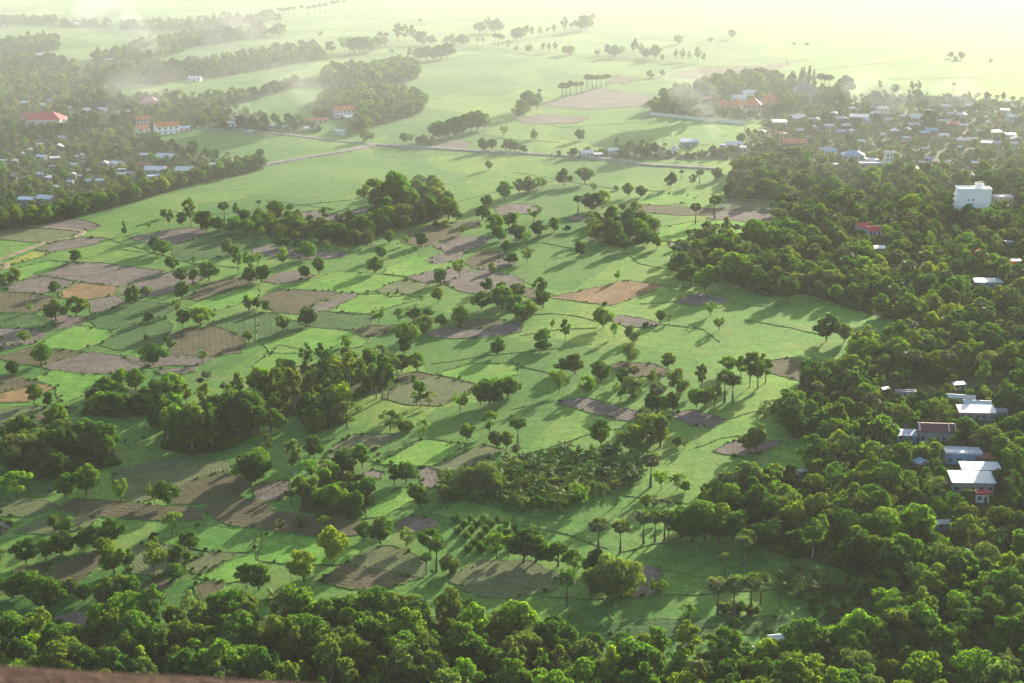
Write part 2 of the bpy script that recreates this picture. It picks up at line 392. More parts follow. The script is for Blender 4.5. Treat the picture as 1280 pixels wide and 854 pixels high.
PROTO['c'] = [coconut_proto(i) for i in range(4)]
PROTO['n'] = [coconut_proto(20 + i, 17, 6.0, 3.2, 0.3, 0.3) for i in range(3)]
PROTO['f'] = PROTO['y']
TINT = {'dark green': (0.033, 0.076, 0.019), 'green': (0.053, 0.11, 0.022), 'olive': (0.08, 0.115, 0.026), 'bright green': (0.088, 0.155, 0.022),
        'grey-green': (0.078, 0.112, 0.05), 'yellow-green': (0.128, 0.17, 0.024), 'orange-red': (0.32, 0.06, 0.024), 'brownish': (0.12, 0.085, 0.05)}
MIXES = {'r': ('dark green',) * 5 + ('green',) * 4 + ('olive',), 'l': ('green',) * 4 + ('bright green',) * 3 + ('dark green',) * 3 + ('olive',) * 3 + ('yellow-green', 'grey-green'),
         'e': ('olive',) * 4 + ('green',) * 3 + ('yellow-green',) * 2 + ('grey-green',), 'y': ('bright green',) * 3 + ('olive',) * 2 + ('grey-green',), 'k': ('dark green', 'green'),
         'w': ('olive', 'grey-green'), 'b': ('green', 'dark green', 'olive'), 'p': ('grey-green', 'olive', 'green'), 'c': ('olive', 'green', 'yellow-green'),
         'n': ('bright green', 'green', 'yellow-green'), 'f': ('orange-red',)}
KIND = {'r': ('round_tree', 'round-crowned tree', 'tree'), 'l': ('leafy_tree', 'puffy-crowned tree', 'tree'), 'e': ('slender_tree', 'slender pale-trunked tree', 'tree'),
        'y': ('open_tree', 'open-crowned tree', 'tree'), 'k': ('spire_tree', 'spire-shaped tree', 'tree'), 'w': ('feathery_tree', 'feathery drooping tree', 'tree'),
        'b': ('shrub', 'low shrub', 'shrub'), 'p': ('sugar_palm', 'ball-headed fan palm', 'palm'), 'c': ('coconut_palm', 'feather-leaved palm', 'palm'),
        'n': ('young_palm', 'low feather-leaved orchard palm', 'palm'), 'f': ('flame_tree', 'blossoming tree', 'tree')}
COUNT = {}; PLACED = []
MAX_OF_KIND = 298
def plant(kind, loc, h, where, tint=None, wide=1.0):
    """one plant as an Empty with trunk and crown (shrubs and bananas are a single mesh)"""
    name, noun, cat = KIND[kind]
    COUNT[kind] = COUNT.get(kind, 0) + 1
    tint = tint or random.choice(MIXES[kind])
    size = '' if kind == 'n' else ('small ' if h < (2.2 if kind == 'b' else 6.3) else 'tall ' if h > (4.5 if kind == 'b' else 11.5) else '')
    label = f'{size}{tint} {noun} {where}'
    pr = random.choice(PROTO[kind])
    rot = random.uniform(0, 6.283); s = h / 10.0 * (1.15 if kind == 'n' else 1.0)
    c = TINT[tint]; k = random.uniform(1.0, 1.5); col = (c[0] * k * random.uniform(0.92, 1.1), c[1] * k, c[2] * k, 1)
    wx = wide * (random.uniform(0.82, 1.22) if kind in 'rlyw' else random.uniform(1.2, 1.45) if kind == 'p' else random.uniform(0.92, 1.1))
    if pr[0] is None or kind == 'b':
        o = obj(name, pr[1], None, None, loc); o.color = col
        o.rotation_euler[2] = rot; o.scale = (s * wx, s * wx, s)
    else:
        o = obj(name, None, None, None, loc); o.empty_display_size = 0.5
        o.rotation_euler[2] = rot; o.scale = (s * wx, s * wx, s)
        obj('trunk', pr[0], None, o); cr = obj('crown', pr[1], None, o); cr.color = col
        if len(pr) > 2: obj('dead_leaves', pr[2], None, o)
    o['label'] = label; o['category'] = cat; o['group'] = f'{cat}s {where}'; PLACED.append((o, kind, loc.x, loc.y))
    return o

FIXED = {}
def fixed_leaf(base, colr):
    if (base, colr) not in FIXED: FIXED[(base, colr)] = leaf_mat('wood_' + base, 0.25 if base == 'palm_leaf' else 0.5, tuple(x * 1.2 for x in colr))
    return FIXED[(base, colr)]
# stuff: many instances carried by one object
def scatter(name, points, protos, label, size_attr):
    """points: list of (x, y, z, scale, rotation, index); protos: [(mesh, colour)]"""
    c = bpy.data.collections.new(name + '_pieces')
    for i, (me, colr) in enumerate(protos):
        o = bpy.data.objects.new(f'{name}_piece_{i:03d}', me); c.objects.link(o)
        for j, mt in enumerate(me.materials):
            if mt.name.split('.')[0] in ('leaf', 'palm_leaf'):
                o.material_slots[j].link = 'OBJECT'; o.material_slots[j].material = fixed_leaf(mt.name, colr)
    P = np.array(points, dtype=np.float32)
    me = bpy.data.meshes.new(name); me.vertices.add(len(P)); me.vertices.foreach_set('co', np.ascontiguousarray(P[:, :3]).ravel())
    for an, col_i, ty in (('scl', 3, 'FLOAT'), ('rot', 4, 'FLOAT'), ('idx', 5, 'INT')):
        a = me.attributes.new(an, ty, 'POINT'); a.data.foreach_set('value', P[:, col_i].astype(np.int32 if ty == 'INT' else np.float32))
    o = obj(name, me, kind='stuff', label=label)
    ng = bpy.data.node_groups.new(name, 'GeometryNodeTree')
    ng.interface.new_socket('Geometry', in_out='INPUT', socket_type='NodeSocketGeometry')
    ng.interface.new_socket('Geometry', in_out='OUTPUT', socket_type='NodeSocketGeometry')
    gi, go = ng.nodes.new('NodeGroupInput'), ng.nodes.new('NodeGroupOutput')
    iop = ng.nodes.new('GeometryNodeInstanceOnPoints'); ci = ng.nodes.new('GeometryNodeCollectionInfo')
    ci.inputs['Collection'].default_value = c; ci.inputs['Separate Children'].default_value = True; ci.inputs['Reset Children'].default_value = True
    iop.inputs['Pick Instance'].default_value = True
    def attr(n, t):
        a = ng.nodes.new('GeometryNodeInputNamedAttribute'); a.data_type = t; a.inputs[0].default_value = n; return a.outputs['Attribute']
    cx = ng.nodes.new('ShaderNodeCombineXYZ'); ng.links.new(attr('rot', 'FLOAT'), cx.inputs[2])
    ng.links.new(gi.outputs[0], iop.inputs['Points']); ng.links.new(ci.outputs[0], iop.inputs['Instance'])
    ng.links.new(attr('idx', 'INT'), iop.inputs['Instance Index']); ng.links.new(cx.outputs[0], iop.inputs['Rotation'])
    ng.links.new(attr('scl', 'FLOAT'), iop.inputs['Scale']); ng.links.new(iop.outputs[0], go.inputs[0])
    md = o.modifiers.new('scatter', 'NODES'); md.node_group = ng
    return o
def joined(pr, name):
    """trunk and crown of a prototype as one mesh for the scattered stuff"""
    import bmesh
    bm = bmesh.new(); mats = []
    for me in pr:
        if me is None: continue
        n0 = len(bm.faces); bm.from_mesh(me); bm.faces.ensure_lookup_table()
        if me.materials[0] not in mats: mats.append(me.materials[0])
        k = mats.index(me.materials[0])
        for f in bm.faces[n0:]: f.material_index = k
    out = bpy.data.meshes.new(name); bm.to_mesh(out); bm.free()
    for m in mats: out.materials.append(m)
    return out
# ------------------------------------------------------------------ the plain, the hill under the viewer, fields, roads
obj('ground', pymesh('ground', [(-4500, -1500, 0), (4500, -1500, 0), (4500, 9000, 0), (-4500, 9000, 0)], [(0, 1, 2, 3)]), M['ground'], kind='structure')
def hill():
    v, f = [], []; nr, na = 26, 72
    for i in range(nr):
        t = i / (nr - 1); r = 4 + 226 * t
        for j in range(na):
            a = 2 * math.pi * j / na
            k = 0.5 + 0.5 * math.sin(a * 5 + t * 4) * math.sin(t * 9 + j * 0.7)
            z = 187.4 * (1 - (r - 4) / 226) - 7 * k * math.sin(math.pi * t) if i < nr - 1 else -0.6
            v.append((math.cos(a) * r, math.sin(a) * r, z))
    for i in range(nr - 1):
        for j in range(na):
            a, b = i * na + j, i * na + (j + 1) % na; f.append((a, a + na, b + na, b))
    f.append(tuple(range(na)))
    obj('hill', pymesh('hill', v, f), M['hill'], kind='structure')
hill()
def boulder():
    import bmesh
    from mathutils import noise as mn
    bm = bmesh.new(); bmesh.ops.create_icosphere(bm, subdivisions=5, radius=1.0)
    # its upper edge runs from photo pixel (0, 827) to (330, 854) about 3.2 m ahead
    for v in bm.verts:
        p = v.co.copy(); s = 1 + 0.03 * mn.noise(p * 1.7) + 0.02 * mn.noise(p * 6) + 0.008 * mn.noise(p * 20)
        v.co = Vector((p.x * 4.0, p.y * 1.3, p.z * (1.6 if p.z > 0 else 4.0))) * s
    o = bpy.data.objects.new('boulder', bpy.data.meshes.new('boulder')); bm.to_mesh(o.data); bm.free()
    COL.objects.link(o); o.data.materials.append(M['rock'])
    for p in o.data.polygons: p.use_smooth = True
    o.location = ROCK
    o['label'] = 'reddish-brown weathered boulder at the hilltop edge, out of focus'; o['category'] = 'rock'
ROCK = Vector((-2.0, 2.9, 186.785))
boulder()

def densify(pts, step, jit, closed=True):
    out = []; n = len(pts)
    for i in range(n if closed else n - 1):
        a, b = pts[i], pts[(i + 1) % n]; L = (b - a).length; k = max(1, int(L / step))
        nrm = Vector((-(b - a).y, (b - a).x, 0)).normalized() if L > 0 else Vector()
        bow = random.uniform(-1, 1) * 0.012 * L
        for j in range(k):
            t = j / k; o = (bow * math.sin(math.pi * t) + (random.uniform(-jit, jit) if j else 0))
            out.append(a.lerp(b, t) + nrm * o)
    if not closed: out.append(pts[-1])
    return out
def smooth(pts, closed=True):
    """one round of corner cutting keeps corners soft"""
    out = []; n = len(pts)
    for i in range(n if closed else n - 1):
        a, b = pts[i], pts[(i + 1) % n]; out += [a.lerp(b, 0.04), a.lerp(b, 0.96)]
    if not closed: out = [pts[0]] + out + [pts[-1]]
    return out
def bund_mesh(line, closed, w, h, tufts=True):
    v, f = [], []; n = len(line)
    for i, p in enumerate(line):
        a = line[(i + 1) % n] if closed or i < n - 1 else p; b = line[i - 1] if closed or i > 0 else p
        d = a - b; d = d.normalized() if d.length > 0 else Vector((1, 0, 0)); s = Vector((-d.y, d.x, 0))
        ww, hh = w * random.uniform(0.75, 1.25), h * random.uniform(0.7, 1.25)
        for k, z in ((-1, -0.05), (-0.35, hh), (0.35, hh * random.uniform(0.85, 1.1)), (1, -0.05)):
            q = p + s * k * ww * 0.5; v.append((q.x, q.y, z))
    m = n if closed else n - 1
    for i in range(m):
        j = (i + 1) % n
        for k in range(3): f.append((i * 4 + k, j * 4 + k, j * 4 + k + 1, i * 4 + k + 1))
    if tufts:
        for i in range(m):
            a, b = line[i], line[(i + 1) % n]; L = (b - a).length
            for _ in range(max(1, int(L / 1.1))):
                if random.random() < 0.5: continue
                p = a.lerp(b, random.random()) + Vector((random.uniform(-.5, .5) * w, random.uniform(-.5, .5) * w, h * 0.6))
                hh = random.uniform(0.12, 0.36) * (2.2 if random.random() < 0.03 else 1)
                for _ in range(2):
                    an = random.uniform(0, 3.14); dx, dy = math.cos(an) * hh * 0.7, math.sin(an) * hh * 0.7; k = len(v)
                    v += [(p.x - dx, p.y - dy, p.z - .2), (p.x + dx, p.y + dy, p.z - .2), (p.x + dx * random.uniform(.4, 1.3), p.y + dy, p.z + hh * random.uniform(.5, 1)), (p.x - dx * random.uniform(.3, 1.2), p.y - dy, p.z + hh)]
                    f.append((k, k + 1, k + 2, k + 3))
    return pymesh('earth_bund', v, f)
def bund(line, closed=False, w=1.25, h=0.5):
    obj('earth_bund', bund_mesh(line, closed, w, h), M['bund'], kind='structure')
FIELD_NAME = {'P': 'ploughed_field', 'O': 'weedy_field', 'T': 'stubble_field', 'S': 'sparse_field', 'G': 'rice_field', 'L': 'rice_field', 'Y': 'rice_field', 'D': 'vegetable_field',
              'sand': 'sandy_yard', 'V': 'village_yard', 'F': 'woodland_floor'}
LAYER = [0]
def field(code, pix, edge=True):
    pts = [ground(*p)[0] for p in pix]
    depth = ground(*pix[0])[1]
    if sum(a.x * b.y - b.x * a.y for a, b in zip(pts, pts[1:] + pts[:1])) < 0: pts.reverse()
    c = sum(pts, Vector()) / len(pts)
    if edge: pts = [c + (p - c) * 1.07 for p in pts]
    line = densify(smooth(pts), max(1.6, depth / 260), 0.5)
    LAYER[0] += 1; z = 0.02 + 0.0045 * (LAYER[0] % 40)
    me = pymesh(FIELD_NAME[code], [(p.x, p.y, z) for p in line], [tuple(range(len(line)))])
    uv = me.uv_layers.new(name='UVMap')
    L = [(pts[i] - pts[i - 1]) for i in range(len(pts))]; d = max(L, key=lambda q: q.length).normalized()
    for lp in me.loops:
        c = me.vertices[lp.vertex_index].co; uv.data[lp.index].uv = (c.x * d.x + c.y * d.y, -c.x * d.y + c.y * d.x)
    obj(FIELD_NAME[code], me, M[code], kind='structure')
    if edge: bund(line, True, 1.15, 0.21)
def PX(s): return [tuple(float(x) for x in p.split(',')) for p in s.split()]
FIELDS = '''P 37,280 60,276 85,273.5 108,276 125,283 110,288 75,286
S 0,285 30,283 95,289 97,292 85,299 60,304 0,299
P 47,311 75,302 100,297 130,298 120,305 90,311 65,315
Y 2,330 42,314 63,317 35,326 12,331
L 20,336 60,326 85,329 50,346 25,350
P 55,344 90,330 125,329 202,339 190,346 150,358 95,351
P 5,360 45,344 95,352 75,364 50,366 15,365
T 75,366 100,353 147,359 140,370 110,374 78,372
P 112,376 145,370 160,378 140,388 117,394
P 147,366 170,355 215,340 235,345 262,345 250,351 215,365 180,372
O 0,367 45,367 75,375 60,385 45,391 0,390
P 46,399 62,393 112,398 100,406 60,414 74,405
P 0,411 35,411 60,416 50,424 40,430 0,433
D 0,393 40,393 68,402 56,410 0,409
D 112,396 165,377 220,381 212,391 150,410 128,411
L 236,384 270,369 322,357 322,371 280,386 250,391
O 236,371 260,354 300,347 320,350 290,363 250,376
O 216,421 230,412 270,410 305,421 300,440 260,446 215,446
L 50,430 95,408 140,414 135,426 90,440 52,438
D 150,412 205,396 215,410 205,429 150,437 128,431
D 262,405 318,387 322,415 298,418
P 165,297 210,288 250,285 256,290 235,302 215,305 175,301
D 217,307 275,291 320,296 320,308 270,322 225,326
P 335,293 375,289 373,295 350,298 338,298
P 320,309 340,307 375,313 405,314 433,316 425,322 390,324 350,322 320,318
P 330,351 350,341 375,339 392,345 370,352 345,355
O 325,374 350,363 378,363 425,366 400,378 375,392 345,390
P 385,390 405,378 430,367 449,368 440,374 400,391
L 370,361 420,340 465,343 503,348 470,362 448,367 400,363
L 485,336 515,320 570,328 568,334 530,343 510,345 482,342
G 474,308 490,304 522,311 500,321 470,326
O 508,292 540,283 576,285 572,295 530,308 505,303
S 560,279 598,276 601,284 580,288 565,287
P 543,307 575,296 613,297 605,305 585,314 558,314
P 533,325 555,316 582,315 570,327 545,330
O 580,328 600,314 633,317 620,331 595,335
P 599,336 625,323 642,318 644,331 620,338
P 512,346 545,338 590,335 580,341 560,352 530,353
P 558,354 585,341 612,338 642,346 655,353 640,359 600,368 575,363
S 470,363 505,349 536,356 520,366 490,371
L 415,389 450,369 500,367 521,374 480,386 450,393
D 378,405 400,390 455,393 470,396 460,406 440,412 400,409
O 440,414 465,407 500,408 480,419 455,421
P 530,419 555,409 600,411 650,401 648,415 620,421 570,423
O 572,406 590,398 632,400 610,411 582,411
D 322,391 345,393 378,406 388,409 360,420 322,426
L 335,429 385,410 430,414 460,422 450,433 400,441 340,441
P 375,266 395,264 430,270 420,278 380,275
P 435,268 455,260 482,260 470,268 445,271
P 620,259 640,255 665,256 678,261 665,267 625,269
P 710,273 735,266 752,268 745,275 720,277
O 780,257 820,257 900,262 888,269 850,269 800,265
P 885,273 905,263 962,264 962,275 935,278
S 895,261 912,250 962,252 964,262 905,262
L 820,286 860,279 900,276 950,279 930,298 870,306 825,299
P 836,302 860,305 876,311 866,320 838,309
L 788,252 830,242 872,245 860,254 815,257
T 690,372 740,361 780,351 828,357 800,368 765,381 730,377
P 842,377 875,367 911,373 900,380 866,382
P 765,401 775,394 800,398 826,405 810,409 785,409
O 652,358 672,363 666,373 640,366
P 0,433 20,429 30,431 0,440
O 0,446 40,435 105,440 75,450 50,457 20,454
P 50,458 85,449 115,441 150,446 186,458 150,467 105,468 65,462
P 152,444 175,448 215,445 266,446 250,456 210,457 190,460 167,453
P 195,463 248,458 243,464 225,469 200,468
O 0,471 20,470 46,480 30,485 0,491
T 0,493 30,486 46,481 71,483 60,490 35,502 0,503
S 0,513 25,509 60,509 40,517 20,525 0,533
O 42,524 55,512 95,509 85,517 60,529
L 72,463 105,469 150,469 146,477 110,491 76,506 73,486 45,474
G 92,516 180,522 196,540 160,556 138,541
S 145,589 215,574 245,575 291,580 280,590 230,610 175,628 150,616
O 225,609 265,592 300,595 313,602 300,618 265,628 217,630
O 72,637 100,624 180,631 252,637 246,650 180,650 120,646
O 256,638 300,622 336,630 345,640 410,648 456,656 440,668 380,669 335,661 290,656
S 0,626 55,626 70,633 40,645 0,645
P 0,653 12,651 14,657 5,668 0,669
D 0,590 40,595 70,606 60,620 0,622
S 480,497 500,482 545,470 596,482 585,492 550,507 510,505
L 548,467 590,455 645,455 645,468 602,480
O 490,471 520,465 542,469 500,481
S 407,571 420,556 442,544 502,543 480,557 460,564 440,575
G 465,575 520,546 528,549 475,578
L 472,579 530,550 582,556 540,582 500,581
S 543,583 602,556 626,562 600,579 562,593
P 522,586 537,583 557,596 547,608 530,612
P 440,602 465,587 482,591 470,601 450,610
P 395,578 420,579 410,590 390,590
P 318,607 360,600 363,612 350,626 318,625
L 460,636 500,611 521,606 515,626 480,645 455,648
G 540,641 580,626 640,641 640,651 590,655
L 350,432 400,443 420,432 380,456 320,470 320,456
P 700,504 730,497 770,508 813,518 800,525 775,525 735,515
P 840,518 865,513 908,525 890,534 870,533 850,526
O 758,459 775,453 815,455 839,465 830,470 790,471
P 893,564 920,551 960,553 976,552 955,565 925,571
S 20,666 60,646 120,646 110,660 60,668
O 50,721 75,706 115,690 132,695 120,710 95,730 60,735
O 0,742 20,711 70,701 60,715 40,731
S 155,691 185,678 230,685 235,700 200,720 165,715
S 230,706 260,691 293,693 270,708 245,717
L 247,721 292,701 322,691 322,720 285,729
G 205,680 240,658 322,664 322,689 262,689 235,684
O 170,731 200,721 216,731 190,743
P 65,773 100,765 131,775 100,786
O 245,731 280,726 275,745 250,750
O 400,726 430,707 480,713 521,723 480,736 440,736
S 435,705 465,686 490,683 531,700 526,722 480,712
L 324,669 370,669 420,681 450,690 420,705 380,706 324,700
S 565,725 600,703 660,702 700,722 690,736 640,748 600,745
P 495,656 515,645 546,650 540,661 510,666
P 785,745 795,708 826,712 820,740 800,748
D 745,787 800,776 960,771 1002,776 960,791 860,798 780,800
P 680,131 745,112 785,116 820,123 810,132 730,137
P 648,150 675,143 735,147 720,154 660,155
O 840,96 880,84 960,82 1003,75 960,88 890,98
O 760,104 770,94 802,96 785,105
P 538,183 570,175 592,180 575,188
G 815,152 830,147 925,158 900,174 830,175 800,168
O 960,452 990,448 1055,455 1050,466 1000,475 960,465'''
for ln in FIELDS.split('\n'):
    c, s = ln.split(' ', 1); field(c, PX(s), c not in 'GL' or PX(s)[0][1] > 260)
for s in ('80,149 160,146 158,152 120,158 85,158',): field('sand', PX(s), False)
BUNDS = '''640,300 680,304 720,312 790,318
782,316 800,330 842,338
640,345 700,372
645,395 690,392 720,395 745,402
650,420 700,412 745,410
828,357 850,360 905,352
826,405 880,412 900,428
800,380 842,378
930,382 980,384 1020,378 1060,386
930,400 990,410 1030,420
640,455 680,465 700,470
640,512 700,500
655,568 700,556 740,542 780,535
813,518 850,520
908,525 960,510 1000,497
870,560 900,548 930,545 975,552
640,520 580,545
650,600 690,580
640,655 700,666 760,686
780,690 850,672 870,664
640,742 690,747 740,749
740,749 885,743 1000,735
826,712 880,722 1000,736
755,749 765,776
700,610 740,615 800,622 860,630
540,455 600,446 660,440 740,430
400,300 450,306 474,308
200,262 250,270 330,262 440,250
480,235 540,260
560,255 620,240 700,225
700,225 760,235 830,240
640,215 700,225
330,250 420,262
205,305 240,330 300,335
130,298 200,318 260,335
62,326 120,329
85,329 150,312 200,318
400,100 520,80 640,62 800,78
0,45 140,42 330,60
330,62 420,72 640,60 860,80
860,60 1000,40 1200,20
1000,90 1280,60
960,120 1100,100 1280,95
560,50 700,40 880,55
640,140 700,160 815,152
560,160 640,175 700,178
100,20 330,8
420,20 560,10
850,45 960,30'''
for ln in BUNDS.split('\n'):
    pts = [ground(*p)[0] for p in PX(ln)]; dep = ground(*PX(ln)[0])[1]
    bund(densify(smooth(pts, False), max(3, dep / 160), 0.5, False), False, 1.1, 0.2)

def ribbon(name, pix, width, mat, z=0.25, bank=0.0):
    """a road on a low bank with sloping sides"""
    line = densify(smooth([ground(*p)[0] for p in PX(pix)], False), 8, 0.15, False); v, f = [], []
    for i, p in enumerate(line):
        d = (line[min(i + 1, len(line) - 1)] - line[max(i - 1, 0)]).normalized(); s = Vector((-d.y, d.x, 0))
        for k, zz in ((-0.5 * width - bank * 1.5, -0.05), (-0.5 * width, z), (0.5 * width, z), (0.5 * width + bank * 1.5, -0.05)):
            q = p + s * k; v.append((q.x, q.y, zz))
    for i in range(len(line) - 1):
        for k in range(3): f.append((i * 4 + k + 1, i * 4 + k, i * 4 + k + 4, i * 4 + k + 5))
    obj(name, pymesh(name, v, f), mat, kind='structure')
ribbon('road', '318,209 380,198 430,190 470,181.5 540,186 620,191 700,195 760,200 812,207 900,212', 4.2, M['road'], 1.0, 1.3)
ribbon('road', '240,160 300,163 370,170 420,176 468,181', 3.6, M['road'], 0.6, 0.8)
ribbon('dirt_track', '-10,327 12,320 35,311 60,302.5 88,298 101,293 103,289 95,288 60,285 25,281 -10,279', 2.4, M['track'], 0.35, 0.5)
ribbon('dirt_track', '-10,337 4,336 9,333 6,330 -8,328', 2.2, M['track'], 0.3, 0.5)
ribbon('path', '234,226 250,222 262,219 280,215', 3.5, M['road'], 0.3, 0.5)
ribbon('road', '1203,168 1215,158 1228,147 1241,135 1258,128 1290,122', 5.0, M['track'], 0.3, 0.5)
ribbon('road', '1186,248 1189,236 1190,226 1186,218', 5.0, M['road'], 0.3, 0.5)
ribbon('dirt_track', '1262,318 1270,308 1290,300', 4.0, M['track'], 0.3, 0.5)
# ------------------------------------------------------------------ buildings
M['bright_wall'] = paint_mat('bright_wall', (0.9, 0.9, 0.9), 0.8, 0.05)
M['white_wall'] = paint_mat('white_wall', (0.74, 0.72, 0.67), 0.8, 0.18)
M['cream_wall'] = paint_mat('cream_wall', (0.62, 0.55, 0.42), 0.8, 0.2)
M['grey_wall'] = paint_mat('grey_wall', (0.32, 0.33, 0.34), 0.85, 0.25)
M['blue_wall'] = paint_mat('blue_wall', (0.22, 0.34, 0.52), 0.8, 0.2)
M['peach_wall'] = paint_mat('peach_wall', (0.62, 0.4, 0.3), 0.8, 0.2)
M['teal_wall'] = paint_mat('teal_wall', (0.3, 0.5, 0.48), 0.8, 0.2)
M['brown_wall'] = paint_mat('brown_wall', (0.17, 0.11, 0.075), 0.85, 0.3)
M['white_roof'] = paint_mat('white_roof', (0.6, 0.64, 0.68), 0.55, 0.16, 0.0, 0.3, 1.5)
M['blue_roof'] = paint_mat('blue_roof', (0.25, 0.38, 0.56), 0.55, 0.2, 0.0, 0.3, 1.5)
M['grey_roof'] = paint_mat('grey_roof', (0.36, 0.38, 0.4), 0.5, 0.25, 0.1, 0.4, 1.5)
M['orange_roof'] = paint_mat('orange_roof', (0.62, 0.2, 0.075), 0.7, 0.2, ribs=2.0)
M['red_roof'] = paint_mat('red_roof', (0.55, 0.06, 0.075), 0.6, 0.15, ribs=1.5)
M['purple_roof'] = paint_mat('purple_roof', (0.2, 0.06, 0.075), 0.55, 0.2, ribs=1.5)
M['pink_roof'] = paint_mat('pink_roof', (0.5, 0.17, 0.22), 0.6, 0.2, ribs=1.5)
M['temple_roof'] = paint_mat('temple_roof', (0.33, 0.27, 0.25), 0.7, 0.3)
M['rust_roof'] = paint_mat('rust_roof', (0.3, 0.13, 0.07), 0.7, 0.35, ribs=1.5)
M['glass'] = paint_mat('dark_glass', (0.03, 0.04, 0.05), 0.15, 0.1, 0, 0.5)
M['frame'] = paint_mat('window_frame', (0.5, 0.5, 0.5), 0.6, 0.1)
M['door'] = paint_mat('door_paint', (0.1, 0.08, 0.07), 0.6, 0.2)
M['steel'] = paint_mat('steel', (0.35, 0.36, 0.37), 0.5, 0.2, 0.4)
HOUSES = []
def opening(parent, kind, side, c, z, w, h, hw, hd):
    """a window (> frame, pane) or a door set 3 cm into view on one side of a box house"""
    def place(m, a0, a1, z0, z1, d0, d1):
        if side == 0: m.box(a0, a1, -hd - d1, -hd - d0, z0, z1)
        elif side == 1: m.box(a0, a1, hd + d0, hd + d1, z0, z1)
        elif side == 2: m.box(-hw - d1, -hw - d0, a0, a1, z0, z1)
        else: m.box(hw + d0, hw + d1, a0, a1, z0, z1)
    m = MB(); place(m, c - w / 2, c + w / 2, z, z + h, -0.05, 0.03)
    if kind == 'door':
        o = obj('door', m.mesh('door'), M['door'], parent)
        k = MB(); place(k, c + w * .3, c + w * .36, z + h * .45, z + h * .5, 0.03, 0.09); obj('handle', k.mesh('handle'), M['steel'], o); return
    o = obj('window', m.mesh('window'), M['glass'], parent)
    fr = MB(); t = 0.09
    place(fr, c - w / 2 - t, c + w / 2 + t, z + h, z + h + t, -0.05, 0.07); place(fr, c - w / 2 - t * 2, c + w / 2 + t * 2, z - t, z, -0.05, 0.14)
    place(fr, c - w / 2 - t, c - w / 2, z, z + h, -0.05, 0.07); place(fr, c + w / 2, c + w / 2 + t, z, z + h, -0.05, 0.07)
    place(fr, c - 0.03, c + 0.03, z, z + h, 0.032, 0.06)
    obj('frame', fr.mesh('frame'), M['frame'], o)
